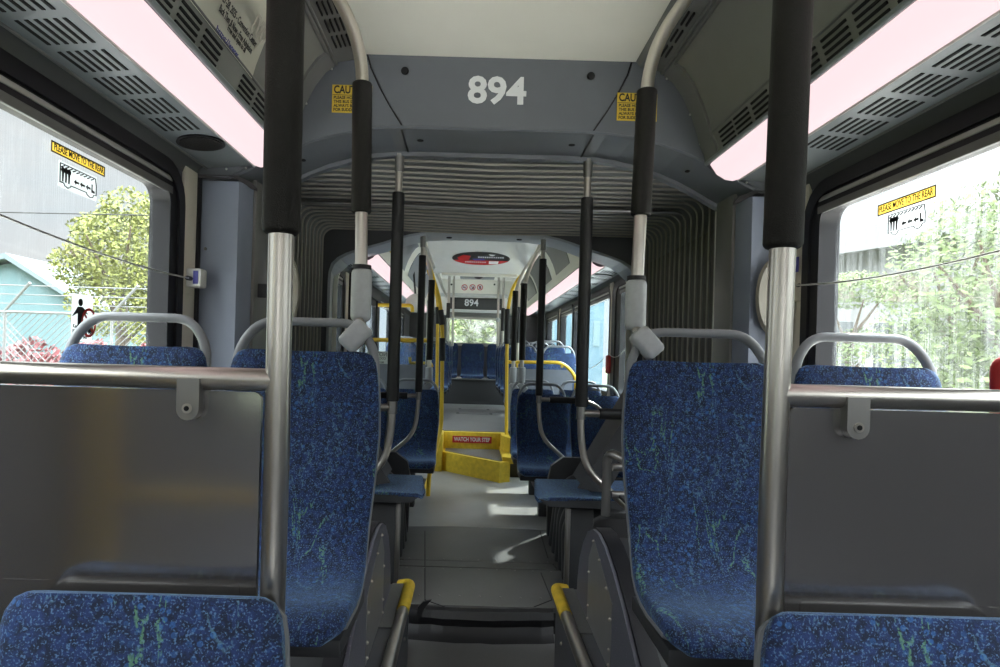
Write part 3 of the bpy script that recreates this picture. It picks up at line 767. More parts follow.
# rear wall, overhead bulkhead
bm = B(); wx0, wx1, wz0, wz1 = -.53, .45, 1.585, 2.06
box(bm, -W, W, YR, YR+.06, .13, wz0); box(bm, -W, W, YR, YR+.06, wz1, 2.6); box(bm, -W, wx0, YR, YR+.06, wz0, wz1); box(bm, wx1, W, YR, YR+.06, wz0, wz1)
struct('wall_rear', bm, 'wall')
WN[0] += 1
w = struct('window_%d' % WN[0], None, None, (0, YR, wz0))
bm = B(); ring(bm, [(x,YR-.03,z) for x,z in rrect(wx0-.04,wx1+.04,wz0-.05,wz1+.03,.05)], [(x,YR-.03,z) for x,z in rrect(wx0+.01,wx1-.01,wz0+.01,wz1-.01,.03)], (0,.05,0)); obj('frame', bm, 'sash', w)
bm = B(); box(bm, wx0, wx1, YR+.02, YR+.03, wz0, wz1); obj('pane', bm, 'glass', w)
bk = struct('bulkhead', None, None, (0, 10.3, 2.05))
bm = B(); prism(bm, [(-W,10.22,2.30),(-W,10.22,2.60),(-W,YR,2.60),(-W,YR,2.12)], (2*W,0,0)); obj('overhead_box', bm, 'cream2', bk)
bm = B(); prism(bm, [(x,10.215,z) for x,z in rrect(-.60,.56,2.385,2.585,.09)], (0,.01,0)); obj('rear_panel', bm, 'cream2', bk)
bm = B(); tube(bm, [(-.60,10.21,2.345),(.56,10.21,2.345)], .032, 10); obj('white_roll', bm, 'lampwhite', bk)
bm = B(); box(bm, -.47, .44, 10.20, 10.25, 2.115, 2.305, .01); sg = obj('number_board', bm, 'signdark', bk)
c = P(471.5,303,10.19); bm = text_bm('894', .155, frame_mtx((c.x,10.196,c.z),(1,0,0),(0,0,1)), .003, .001); obj('fleet_number', bm, 'white', bk, label='white number 894')
bm = B(); box(bm, -.46, .43, 10.20, 10.26, 2.065, 2.112, .012); obj('white_strip', bm, 'white', bk)
bm = B(); box(bm, -.44, .42, 10.22, 10.3, 2.0, 2.064, .006); obj('grey_strip', bm, 'trimgray', bk)
bm = B()
for px in (451.5, 494.5): q = P(px,284.5,10.2); sphere(bm, q, .016, 10, 6, (1,.4,1))
obj('plugs', bm, 'hole', bk)
icg = 'round prohibition signs'
for k, (px, lab) in enumerate(((464.5,'leftmost of three round red-ringed signs above the rear 894'),(472.5,'middle of three round red-ringed signs above the rear 894'),(480,'rightmost of three round red-ringed signs above the rear 894'))):
    q = P(px,287.3,10.2); t = thing('prohibition_sign', lab, 'sign', (q.x,10.2,q.z-.05), icg)
    bm = B(); prism(bm, [(q.x+.052*math.cos(a),10.205,q.z+.052*math.sin(a)) for a in [2*math.pi*i/24 for i in range(24)]], (0,.004,0)); obj('disc', bm, 'decal', t)
    o_ = [(q.x+.050*math.cos(a),10.203,q.z+.050*math.sin(a)) for a in [2*math.pi*i/24 for i in range(24)]]; i_ = [(q.x+.039*math.cos(a),10.203,q.z+.039*math.sin(a)) for a in [2*math.pi*i/24 for i in range(24)]]
    bm = B(); ring(bm, o_, i_, (0,.002,0)); prism(bm, [(q.x-.03,10.203,q.z+.026),(q.x-.024,10.203,q.z+.032),(q.x+.03,10.203,q.z-.026),(q.x+.024,10.203,q.z-.032)], (0,.002,0)); obj('red_ring', bm, 'red', t)
    bm = B()
    if k == 0: box(bm, q.x-.025, q.x+.02, 10.2035, 10.2045, q.z-.006, q.z+.006)
    elif k == 1: prism(bm, [(q.x-.02,10.2035,q.z-.025),(q.x+.025,10.2035,q.z-.025),(q.x+.02,10.2035,q.z+.02),(q.x+.0,10.2035,q.z-.002)], (0,.001,0))
    else: prism(bm, [(q.x-.01,10.2035,q.z-.025),(q.x+.012,10.2035,q.z-.025),(q.x+.016,10.2035,q.z+.012),(q.x,10.2035,q.z+.025),(q.x-.014,10.2035,q.z+.008)], (0,.001,0))
    obj('pictogram', bm, 'ink', t)
q = P(479,275.5,9.6)
dm = thing('dome_camera', 'black dome camera hanging from a grey recess above the rear panel', 'camera', (q.x, 9.6, q.z-.07))
bm = B(); box(bm, q.x-.29, q.x+.24, 9.5, 9.75, q.z-.045, 2.6, .005); obj('housing', bm, 'vent', dm)
bm = B(); sphere(bm, (q.x-.01, 9.49, q.z-.005), .085, 18, 10, (1,1,.75)); obj('dome', bm, 'black', dm)

# step and rear floors
def fl_pt(px, py, z):
    dx, dy = px-UX, py-UY; s = -(dx*sr - dy*cr)/(CZ-z); return V((CX+(dx*cr+dy*sr)/s, F/s, z))
ZS, ZU = .33, .52
stp = thing('step', 'yellow wedge-shaped step up to the raised rear floor', 'step', (0, 6.4, .13))
fa, fb = (-.355, 6.62), (.235, 6.05)
bm = B(); prism(bm, [(fa[0],fa[1],.13),(fb[0],fb[1],.13),(.34,6.12,.13),(.34,6.9,.13),(fa[0],6.9,.13)], (0,0,ZS-.13)); obj('lower_riser', bm, 'yellowworn', stp)
bm = B(); prism(bm, [(fa[0]+.03,fa[1]+.05,ZS),(fb[0],fb[1]+.07,ZS),(.27,6.14,ZS),(.27,6.85,ZS),(fa[0]+.03,6.85,ZS)], (0,0,.004)); obj('tread', bm, 'floor_plate', stp)
bm = B(); box(bm, -.36, .35, 6.85, 6.93, ZS-.01, ZU-.005, .004); obj('upper_riser', bm, 'yellowworn', stp)
bm = B(); prism(bm, [(.265,6.14,ZS-.02),(.37,6.10,ZS-.02),(.37,6.9,ZS-.02),(.265,6.9,ZS-.02)], (0,0,.06)); prism(bm, [(.275,6.6,ZS),(.37,6.4,ZS),(.37,6.9,ZS),(.275,6.9,ZS)], (0,0,ZU-ZS)); obj('side_kerb', bm, 'yellowworn', stp)
bm = B(); box(bm, -.42, -.35, 6.55, 6.95, .13, ZU, .004); obj('side_post', bm, 'yellowworn', stp)
sg = thing('step_sign', 'red WATCH YOUR STEP sign on the upper yellow riser', 'sign', (0, 6.84, .4))
a, b = P(452.5,436,6.845), P(491.5,442.5,6.845)
bm = B(); box(bm, a.x, b.x, 6.842, 6.849, b.z-.012, a.z+.004); obj('plate', bm, 'red', sg)
bm = text_bm('WATCH YOUR STEP', .062, frame_mtx(((a.x+b.x)/2, 6.840, (a.z+b.z)/2-.004),(1,0,0),(0,0,1)), .0016, .0008, xs=.70); obj('lettering', bm, 'white', sg)
bm = B(); prism(bm, [(-.36,6.93,ZU-.06),(.34,6.93,ZU-.06),(.34,7.0,ZU-.06),(.6,7.3,ZU-.06),(.6,10.62,ZU-.06),(-.64,10.62,ZU-.06),(-.64,7.4,ZU-.06),(-.36,7.0,ZU-.06)], (0,0,.0605)); uf = struct('floor.003', bm, 'floor_plate2')
bm = B()
for (x0, x1, y) in ((-.24,.24,9.6),(-.26,.26,8.9)):
    box(bm, x0, x1, y, y+.02, ZU+.0005, ZU+.002); box(bm, x0, x0+.04, y, y+.16, ZU+.0005, ZU+.003); box(bm, x1-.04, x1, y, y+.16, ZU+.0005, ZU+.003)
obj('hatch_marks', bm, 'char', uf)
for s in (-1, 1):
    bm = B(); box(bm, *sorted((s*.355, s*W)), 6.35 if s > 0 else 7.45, 10.62, .13, ZU, .005); struct('platform', bm, 'char')
bm = B(); box(bm, -W, W, 10.62, YR, .13, .95, .004); struct('platform', bm, mat('engine_box', (.028,.028,.027), .6))
bm = B(); tube(bm, [(-1.0,10.61,.945),(1.0,10.61,.945)], .014, 8); struct('trim_8', bm, 'trimgray')
bm = B(); a = fl_pt(423,480,.131); prism(bm, [fl_pt(405,485,.131),fl_pt(427,489,.131),fl_pt(427,478.5,.131),fl_pt(409,478.5,.131)], (0,0,.002)); tag(obj('floor_marking', bm, 'yellowworn'), 'flat yellow floor marking in front of the left rear seat', 'floor marking')

# ------------------------------------------------------------------ seats
def slab(bm, path, hw, th, ctr=0., crown=.0, inset=0.):
    rows = []
    n = len(path)
    for i, (y, z) in enumerate(path):
        a = path[max(i-1,0)]; b = path[min(i+1,n-1)]
        ty, tz = b[0]-a[0], b[1]-a[1]; l = math.hypot(ty, tz) or 1; ny, nz = tz/l, -ty/l
        w = hw[i]; t = th[i] if isinstance(th, (list,tuple)) else th
        prof = [(-w, -t*.75), (-w, -t*.3), (-w+.006, -.004), (-w+.022, .003), (-w*.5, .002-crown*.7), (0, .002-crown), (w*.5, .002-crown*.7), (w-.022, .003), (w-.006, -.004), (w, -t*.3), (w, -t*.75), (w-.012, -t), (-w+.012, -t)]
        rows.append([bm.verts.new((ctr+x, y+ny*d, z+nz*d)) for x, d in prof])
    m = len(rows[0])
    for a, b in zip(rows, rows[1:]):
        for k in range(m): bm.faces.new((a[k], a[(k+1)%m], b[(k+1)%m], b[k]))
    bm.faces.new(rows[0]); bm.faces.new(rows[-1][::-1])

BACK = [(.072,1.022),(.070,1.014),(.066,.995),(.062,.965),(.050,.88),(.037,.80),(.022,.72),(.008,.64),(-.004,.575),(.004,.53)]
BW   = [.170,.186,.197,.203,.211,.214,.211,.206,.201,.197]
CUSH = [(.006,.605),(-.0065,.57),(-.018,.53),(-.045,.495),(-.085,.473),(-.14,.463),(-.20,.462),(-.26,.466),(-.31,.466),(-.345,.458),(-.367,.442),(-.374,.42)]
CW   = [.197,.199,.200,.202,.205,.208,.210,.210,.208,.201,.188,.168]
def make_seat(label, hc, loc, group, legs=True, handle=True):
    """forward-facing bus seat, occupant looks to -y; base on z=0"""
    t = thing('bus_seat', label, 'seat', loc, group); L = V(loc); dz = hc-.46
    def T(bm): bmesh.ops.translate(bm, vec=L+V((0,0,dz)), verts=bm.verts); return bm
    bm = B(); slab(bm, BACK, BW, .028, crown=.010); obj('backrest', T(bm), 'fabric', t)
    bm = B(); slab(bm, CUSH, CW, .040, crown=.006); obj('cushion', T(bm), 'fabric', t)
    sh = [(y+.022, z-.014 if k < 2 else z-.006 if k < 4 else z) for k, (y, z) in enumerate(BACK[:-1])] + [(y+.012*(1-k/10), z-.022*min(1, k/3)) for k, (y, z) in enumerate(CUSH)][2:-3]
    bm = B(); slab(bm, sh, [w+.002 for w in BW[:-1]+CW[2:-3]], .020); obj('shell', T(bm), 'shell', t)
    if handle:
        bm = B(); tube(bm, fillet([(-.195,.085,.93),(-.190,.10,1.03),(-.135,.115,1.102),(.135,.115,1.102),(.190,.10,1.03),(.195,.085,.93)], .07), .0135, 12, flat=(1.15,.95)); obj('grab_handle', T(bm), 'handle', t)
    if legs:
        h = hc-.06
        bm = B(); box(bm, -.20, .20, -.32, -.02, h-.03, h+.01, .006); obj('seat_frame', bm_t(bm, L), 'char', t)
        bm = B(); box(bm, -.05, .05, -.30, -.22, 0, h-.03, .01); obj('pedestal', bm_t(bm, L), 'char', t)
    return t
def bm_t(bm, L): bmesh.ops.translate(bm, vec=L, verts=bm.verts); return bm

SY = 1.635
g = 'front row of raised seats'
s0 = make_seat('blue patterned aisle seat left of the aisle on the raised platform', .46, (-.543, SY, .355), g)
dup(s0, (.552, SY, .355), 'blue patterned aisle seat right of the aisle on the raised platform')
dup(s0, (-1.014, SY, .355), 'blue window seat by the left window, only its top and handle above the rail')
dup(s0, (1.012, SY, .355), 'blue window seat by the right window, only its top and handle above the rail')
g = 'nearest seats cut by the frame bottom'
n0 = make_seat('nearest blue seat at the bottom left in front of the left grey panel', .46, (-.545, .812, 0), g, handle=False)
dup(n0, (.548, .812, 0), 'nearest blue seat at the bottom right in front of the right grey panel')
# rear low seats
g = 'seats just behind the joint'
r0 = make_seat('blue seat left of the aisle behind the joint, beside the yellow pole', .37, (-.553, 5.30, .13), g)
dup(r0, (-1.0, 5.30, .13), 'dark blue seat by the left rear window, mostly hidden by the front seats')
for k, (y, o) in enumerate(((5.12,'first'),(5.86,'second'),(6.58,'third'))):
    zz = .13 if y < 6.2 else ZU
    if k < 2:
        dup(r0, (.528-.002*k, y, .13), 'blue aisle seat right of the aisle, %s row behind the joint' % o)
        dup(r0, (.98, y, .13), 'blue window seat by the right rear windows, %s row behind the joint' % o)
g = 'raised seats at the back'
u0 = make_seat('blue aisle seat on the right of the raised floor, just behind the yellow rail', .34, (.535, 7.45, ZU), g)
dup(u0, (.99, 7.45, ZU), 'blue window seat on the right of the raised floor, just behind the yellow rail')
v0 = make_seat('blue aisle seat on the right of the raised floor, second row from the yellow rail', .42, (.53, 8.25, ZU), g)
for k, (y, o) in enumerate(((8.25,'second'),(9.0,'third'),(9.75,'fourth'))):
    if k: dup(v0, (.53, y, ZU), 'blue aisle seat on the right of the raised floor, %s row from the yellow rail' % o)
    dup(v0, (.985, y, ZU), 'blue window seat on the right of the raised floor, %s row from the yellow rail' % o)
for k, (y, o) in enumerate(((8.25,'nearest'),(9.0,'middle'),(9.75,'farthest'))):
    dup(v0, (-.57, y, ZU), 'blue aisle seat on the left of the raised floor, %s row' % o)
    dup(v0, (-1.01, y, ZU), 'blue window seat on the left of the raised floor, %s row' % o)
g = 'back bench seats'
b0 = make_seat('blue back bench seat in the middle under the rear window', .05, (-.04, 11.15, .955), g, legs=False, handle=False)
for x, o in ((-.51,'left of the middle one'),(.43,'right of the middle one'),(-.97,'at the far left end'),(.89,'at the far right end')):
    dup(b0, (x, 11.15, .955), 'blue back bench seat %s' % o)

# side-facing flip seats in the joint
def joint_seat(s, label):
    t = thing('flip_seat', label, 'seat', (s*.55, 3.15, .13), 'side-facing seats in the joint')
    e = .285 if s < 0 else .246
    bm = B(); prism(bm, [(s*(e+.012),2.99,.665),(s*e,3.02,.69),(s*(e+.04),3.40,.69),(s*.80,3.42,.69),(s*.80,2.99,.69),(s*.32,2.98,.69)], (0,0,.018))
    bmesh.ops.bevel(bm, geom=list(bm.edges), offset=.006, segments=2, affect='EDGES'); obj('cushion', bm, 'fabric', t)
    bm = B(); prism(bm, [(s*(e+.02),2.985,.69),(s*(e+.07),2.985,.655),(s*.80,2.985,.65),(s*.80,2.985,.69)], (0,.42,0)); obj('seat_pan', bm, 'char', t)
    bm = B(); prism(bm, [(s*.46,3.02,.74),(s*.60,3.02,.72),(s*.86,3.02,1.22),(s*.80,3.02,1.24),(s*.73,3.02,1.18)], (0,.03,0)); prism(bm, [(s*.52,3.05,.72),(s*.60,3.05,.72),(s*.86,3.05,1.22),(s*.81,3.05,1.24)], (0,.40,0)); obj('back_shell', bm, 'char', t)
    bm = B(); prism(bm, [(s*.50,3.07,.73),(s*.515,3.07,.73),(s*.80,3.07,1.235),(s*.785,3.07,1.235)], (0,.36,0)); obj('back_panel', bm, 'char', t)
    bm = B(); box(bm, *sorted((s*.425,s*.54)), 3.03, 3.10, .13, .64, .006); obj('leg_panel', bm, 'char', t)
    bm = B(); box(bm, *sorted((s*.405,s*.428)), 3.025, 3.06, .13, .64, .005); obj('leg_post', bm, 'steeld', t)
    return t
joint_seat(-1, 'blue side-facing flip seat in the joint, left of the aisle')
joint_seat(1, 'blue side-facing flip seat in the joint, right of the aisle')
# ribbed rubber boots under the flip seats
for s in (-1, 1):
    t = thing('rubber_boot', 'black ribbed rubber boot under the %s flip seat' % SIDE[s], 'rubber boot', (s*.7, 3.8, .13), 'ribbed rubber boots')
    for k in range(6):
        y = 3.35+.15*k
        bm = B(); tube(bm, fillet([(s*(.52+.0*k),y,.132),(s*(.50+.01*k),y,.44),(s*.62,y,.56),(s*.9,y,.56)], .14), .055, 10, flat=(1.2,1.)); obj('rib', bm, 'char', t)
    bm = B(); prism(bm, [(s*.53,3.3,.13),(s*.53,3.3,.46),(s*.62,3.3,.55),(s*1.2,3.3,.55),(s*1.2,3.3,.13)], (0,1.02,0)); obj('core', bm, 'black', t)
    bm = B(); prism(bm, [(s*.485,4.30,.132),(s*.475,4.30,.50),(s*.50,4.30,.62),(s*.58,4.30,.68),(s*.75,4.30,.68),(s*.75,4.30,.132)], (0,.05,0)); obj('end_plate', bm, 'char', t)

# ------------------------------------------------------------------ partitions at the front
YPt = .955
for s in (-1, 1):
    sd = SIDE[s]
    xb, ln_ = (-.380, -.012) if s < 0 else (.385, .018)
    t = thing('padded_pole', 'thick steel pole with black foam sleeve, %s of the aisle in the foreground' % sd, 'pole', (s*.381, YPt, 0), 'foreground padded poles')
    bm = B(); tube(bm, [(xb,YPt,0),(xb,YPt,1.2),(xb+ln_*.5,YPt,1.9),(xb+ln_,YPt,2.60)], .0190, 24); obj('tube', bm, 'steel', t)
    bm = B(); rod(bm, (xb+ln_*.25,YPt,1.555), (xb+ln_*.93,YPt,2.50), .0285, .010, 24); obj('foam_sleeve', bm, 'foam', t)
    t = thing('grab_rail', 'horizontal steel rail with hanging clamp above the %s grey panel' % sd, 'rail', (s*.8, YPt, 1.07+.26), 'foreground horizontal rails')
    zr = 1.331
    bm = B(); tube(bm, [(s*.385,YPt,zr),(s*(W-.005),YPt,zr)], .0175, 20); obj('tube', bm, 'steel', t)
    xc = -.087 + (195-470)/650 if s < 0 else -.087 + (854-470-2)/650
    bm = B(); prism(bm, [(xc-.017,YPt-.022,zr),(xc-.017,YPt-.022,zr-.046)] + [(xc-.017*math.cos(a), YPt-.022, zr-.046-.017*math.sin(a)) for a in [math.pi*k/10 for k in range(1,10)]] + [(xc+.017,YPt-.022,zr-.046),(xc+.017,YPt-.022,zr)], (0,.044,0))
    cl = obj('clamp', bm, 'steeld', t)
    bm = B(); tube(bm, [(xc,YPt-.0245,zr-.045),(xc,YPt-.02,zr-.045)], .0075, 14); obj('bolt', bm, 'steel', cl)
    bm = B(); tube(bm, [(xc,YPt-.0255,zr-.045),(xc,YPt-.024,zr-.045)], .004, 8); obj('socket', bm, 'hole', cl)
    t = thing('partition_panel', 'smooth grey modesty panel hanging under the %s steel rail' % sd, 'panel', (s*.8, YPt, .62), 'foreground grey panels')
    bm = B(); prism(bm, [(u_, YPt-.004, v_) for u_, v_ in rrect(*sorted((s*.405, s*(W-.02))), .62, 1.312, .012, 4)], (0,.010,0)); obj('sheet', bm, 'panel', t)
    bm = B(); box(bm, *sorted((s*.43, s*(W-.04))), YPt-.0046, YPt-.0038, .62, 1.015); obj('lower_trim', bm, 'panel', t)

# hanging curved stanchions beside the raised seats
YH = 1.80
for s in (-1, 1):
    sd = SIDE[s]; gx, gy0, gy1, sx_, sy0, sy1, bx, by = (362,322,268,363.5,213,83,355.5,336) if s < 0 else (636.5,331,279,644.5,216,90,646.5,343)
    g0, g1, s0_, s1_ = P(gx,gy0,YH), P(gx,gy1,YH), P(sx_,sy0,YH), P(sx_,sy1,YH); x = g1.x; xt = x + s*.017
    t = thing('hanging_pole', 'curved steel pole coming down from the ceiling to the %s aisle seat' % sd, 'pole', (x, YH, g0.z), 'curved hanging poles')
    bm = B(); tube(bm, fillet([(s*.60,YH-.06,2.565),(s*.545,YH-.02,2.48),(xt,YH,2.27),(x,YH,g0.z+.05)], .20, 12), .0185, 18); obj('tube', bm, 'steel', t)
    def on(z): return (x+(xt-x)*max(0, (z-g0.z)/(2.27-g0.z)), YH, z)
    bm = B(); rod(bm, on(s0_.z), on(s1_.z), .029, .006, 20); obj('sleeve', bm, 'foam', t)
    bm = B(); rod(bm, (x,YH,g0.z), (x,YH,g1.z), .030, .018, 20); gp = obj('grip', bm, 'grip', t)
    bm = B(); tube(bm, [(x,YH,g1.z-.004),(x,YH,g1.z+.008)], .027, 18); obj('collar', bm, 'black', gp)
    c = P(bx, by, 1.725); d = V((s, -.1, -1.1)).normalized()
    rm = frame_mtx((0,0,0), d.cross(V((0,1,0))).normalized(), d).to_3x3()
    bm = B(); obox(bm, c, (.029,.043,.030), rm, .014, 4); obj('clamp', bm, 'grip', t)
    bm = B(); sphere(bm, (x, YH-.02, g0.z-.002), .016, 10, 8); tube(bm, [(x,YH-.01,g0.z+.01), c], .012, 8); obj('ball_joint', bm, 'steeld', t)

# floor-to-ceiling poles in the joint
def joint_pole(s, Y, x, label, k):
    t = thing('joint_pole', label, 'pole', (x, Y, .70), 'poles in the joint')
    zt = lz(x)-.02 if Y < 4 else 2.28
    zc = 1.12 if Y < 4 else 1.04
    xo = x + s*.26
    bm = B(); tube(bm, fillet([(x,Y,zt),(x,Y,zc-.10),(x+s*.03,Y,.86 if Y<4 else .74),(xo,Y,.66 if Y<4 else .54)], .16, 10), .0165, 16); obj('tube', bm, 'steel', t)
    bm = B(); tube(bm, [(x,Y,zt-.075),(x,Y,zt+.01)], .0215, 16); obj('top_socket', bm, 'steeld', t)
    bm = B(); rod(bm, (x,Y,zc+.03), (x,Y,2.12 if Y<4 else 2.14), .0285, .005, 18); obj('sleeve', bm, 'foam2', t)
    bm = B(); tube(bm, [(x,Y,zc-.028),(x,Y,zc+.028)], .022, 16); tube(bm, [(x,Y,zc),(x+s*.08,Y,zc)], .017, 14); obj('clamp', bm, 'steeld', t)
    if Y < 4: pth = [(x+s*.08,Y,zc),(x+s*.42,Y,zc)]
    else: pth = fillet([(x+s*.08,Y,zc),(x+s*.42,Y,zc),(x+s*.58,Y,zc-.16)], .12)
    bm = B(); tube(bm, pth, .0150, 14); obj('arm', bm, 'steel', t)
    bm = B(); rod(bm, (x+s*.085,Y,zc), (x+s*.385,Y,zc), .026, .005, 16); obj('arm_sleeve', bm, 'foam2', t)
joint_pole(-1, 2.88, -.44, 'black sleeved pole at the front of the joint, left of the aisle', 0)
joint_pole(1, 2.88, .436, 'black sleeved pole at the front of the joint, right of the aisle', 0)
joint_pole(-1, 4.85, -.480, 'thinner black sleeved pole at the back of the joint, left of the aisle', 1)
joint_pole(1, 4.85, .462, 'thinner black sleeved pole at the back of the joint, right of the aisle', 1)

# steel hoop behind the right aisle seat
t = thing('steel_hoop', 'steel handrail frame with rungs standing behind the right aisle seat', 'handrail', (.6, 2.5, .70))
bm = B(); tube(bm, fillet([(.478,2.5,.745),(.478,2.5,1.005),(.66,2.28,.93),(.80,2.28,.93)], .05), .0185, 16); obj('post', bm, 'steeld', t)
bm = B(); tube(bm, [(.50,2.5,.94),(.80,2.5,.94)], .016, 12); obj('rung', bm, 'steeld', t)
bm = B(); tube(bm, [(.50,2.5,.83),(.80,2.5,.83)], .016, 12); obj('rung', bm, 'steeld', t)
bm = B(); prism(bm, [(.515,2.50,.83),(.66,2.3,.70),(.80,2.3,.70),(.80,2.5,.83)], (0,0,.012)); obj('tray', bm, 'char', t)

# ------------------------------------------------------------------ poles of the rear section
def rear_hang(px, Y, ytop, s, label):
    q = P(px, ytop, Y); x = q.x
    g1, g0 = P(px,367,Y).z, P(px,383,Y).z
    t = thing('hanging_pole', label, 'pole', (x, Y, g0), 'rear hanging poles')
    bm = B(); tube(bm, fillet([(s*.60,Y-.05,2.57),(s*.58,Y,2.46),(x,Y,2.10),(x,Y,g1)], .2, 8), .0185, 12); obj('tube', bm, 'steel', t)
    bm = B(); rod(bm, (x,Y,g1+.06), (x,Y,2.02), .029, .004, 14); obj('sleeve', bm, 'foam', t)
    bm = B(); rod(bm, (x,Y,g0), (x,Y,g1), .034, .012, 14); obj('grip', bm, 'grip', t)
    bm = B(); rm = Matrix.Rotation(s*math.radians(-42), 3, 'Y'); obox(bm, V((x+s*.012, Y, g0-.035)), (.030,.030,.045), rm, .012); obj('clamp', bm, 'grip', t)
rear_hang(431.5, 5.45, 290, -1, 'grey-gripped hanging pole above the left seat behind the joint')
rear_hang(524, 5.5, 290, 1, 'nearer grey-gripped hanging pole above the right seats behind the joint')
rear_hang(515.5, 6.15, 290, 1, 'farther grey-gripped hanging pole above the right seats behind the joint')

t = thing('yellow_pole', 'bent yellow pole from floor to ceiling beside the left seat behind the joint', 'pole', P(428,497,5.42))
pts = [P(428,497,5.42), P(429,475,5.45), P(437,445,5.7), P(441.5,425,5.8), P(442.5,330,5.8), P(440,300,5.8), P(430,268,5.8), P(424,255,5.8)]
bm = B(); tube(bm, fillet(pts, .12), .019, 14); obj('tube', bm, 'yellow', t)
bm = B(); rod(bm, P(442.3,361,5.8), P(442.4,338,5.8), .029, .004, 14); obj('sleeve', bm, 'foam2', t)
bm = B(); rod(bm, P(442.3,325,5.8), P(440.5,310,5.8), .029, .004, 14); obj('sleeve', bm, 'foam2', t)
t = thing('yellow_pole', 'yellow pole with black sleeve beyond the left seat, beside the back window', 'pole', (P(438,395,6.6).x,6.6,.13))
bm = B(); tube(bm, fillet([(P(438,395,6.6).x,6.6,.13), P(438,300,6.6), P(434,285,6.6), P(428,270,6.6)], .12), .018, 12); obj('tube', bm, 'yellow', t)
bm = B(); rod(bm, P(438,324,6.6), P(438,307,6.6), .028, .004, 12); obj('sleeve', bm, 'foam2', t)
t = thing('yellow_pole', 'yellow pole with long black sleeve right of the aisle by the step', 'pole', P(506.5,392,6.72))
bm = B(); tube(bm, fillet([(P(506.5,440,6.72).x,6.72,ZU-.1), P(506.5,392,6.72), P(507.5,310,6.72), P(513,285,6.72), P(528,268,6.72)], .2, 9), .019, 14); obj('tube', bm, 'yellow', t)
bm = B(); rod(bm, P(506.8,344,6.72), P(507.4,309,6.72), .029, .004, 14); obj('sleeve', bm, 'foam2', t)
# straight steel poles further back
for (px, Y, yb, s0_, s1_, lab) in ((448,8.6,345,318,303,'steel pole at the left edge of the back window'), (452.5,9.6,346,320,318,'thin steel pole left in front of the back window glass'), (497.5,9.4,346,322,318,'thin steel pole at the right edge of the back window'), (502.5,8.6,347,331,308,'steel pole with black sleeve right of the back window'), (517.5,7.3,362,343,307,'steel pole with black sleeve above the yellow rail on the right')):
    a, b = P(px, yb, Y), P(px+1, 292, Y)
    t = thing('steel_pole', lab, 'pole', a, 'steel poles at the back')
    bm = B(); tube(bm, [a, b, (b.x, Y, 2.58)], .018, 12); obj('tube', bm, 'steel', t)
    bm = B(); rod(bm, P(px,s0_,Y), P(px+.5,s1_,Y), .027, .004, 12); obj('sleeve', bm, 'foam2' if abs(s0_-s1_) > 4 else 'grip', t)
# long ceiling grab rails
for s in (-1, 1):
    t = thing('ceiling_rail', 'long steel grab rail under the %s side of the rear ceiling' % SIDE[s], 'rail', (s*.52, 8, 2.3), 'rear ceiling rails')
    bm = B(); tube(bm, [(s*.50,5.2,2.30),(s*.50,10.1,2.30)], .017, 12); obj('tube', bm, 'steel', t)
    for y in (5.6,7.2,8.8):
        bm = B(); tube(bm, [(s*.50,y,2.30),(s*.58,y,2.56)], .013, 8); obj('hanger', bm, 'steel', t)

# right yellow rail with grey panel
t = thing('yellow_rail', 'yellow rail loop over a grey panel right of the aisle', 'rail', (.6, 6.75, ZU))
yr = 6.75
bm = B(); tube(bm, fillet([P(507,362,yr), P(563,362.5,yr), P(576,376,yr), (P(576,376,yr).x, yr, .9)], .16, 8), .019, 12); obj('tube', bm, 'yellow', t)
for px in (517, 562):
    q = P(px, 365, yr); bm = B(); box(bm, q.x-.012, q.x+.012, yr-.012, yr+.012, q.z-.03, q.z+.02, .003); obj('panel_clip', bm, 'yellow', t)
bm = B(); box(bm, P(509,365,yr).x, P(573,365,yr).x, yr-.004, yr+.004, .56, P(520,366,yr).z-.03); obj('panel', bm, 'panelrear', t)
# left rear screen behind the seat
yl = 5.78
t = thing('yellow_rail', 'yellow rail over a glass and grey screen behind the left seat', 'rail', (-.8, yl, .14))
bm = B(); tube(bm, [P(352,339.5,yl), P(431,340.5,yl)], .019, 12); obj('tube', bm, 'yellow', t)
bm = B(); tube(bm, fillet([P(410,357,yl+.03), P(410,363,yl+.03), P(431,363,yl+.03), P(432,367,yl+.03)], .02), .014, 10); obj('lower_tube', bm, 'yellow', t)
a, b = P(356,363,yl), P(431,363,yl)
bm = B(); box(bm, a.x, b.x, yl-.004, yl+.004, .55, a.z); obj('panel', bm, 'panelrear', t)
bm = B(); box(bm, a.x, b.x, yl-.003, yl+.003, a.z+.002, P(400,342,yl).z); obj('screen', bm, 'glassclear', t)
for px in (389.5, 425):
    q0 = P(px,395,yl); q1 = P(px,300,yl); bm = B(); tube(bm, [(q0.x,yl+.02,.6),(q0.x,yl+.02,q1.z if px > 400 else P(px,342,yl).z)], .008, 8); obj('upright', bm, 'sash', t)
a, b = P(367,351,yl-.012), P(389,364,yl-.012)
sg = thing('notice', 'white notice seen in reverse on the glass screen behind the left seat', 'notice', (a.x, yl-.012, b.z))
bm = B(); box(bm, a.x, b.x, yl-.013, yl-.010, b.z, a.z); obj('sheet', bm, mat('notice_paper', (.55,.60,.56), .6), sg)
for k, (s_, sz) in enumerate((('NOTICE',.055),('COCOCOO',.032),('MAXIMUM',.028))):
    mt = frame_mtx(((a.x+b.x)/2, yl-.0145, a.z-.028-.037*k), (1,0,0), (0,0,1)) @ Matrix.Diagonal((-1,1,1,1))
    bm = text_bm(s_, sz, mt, .0008, .0004, xs=.85); obj('lettering', bm, 'trimgray', sg)
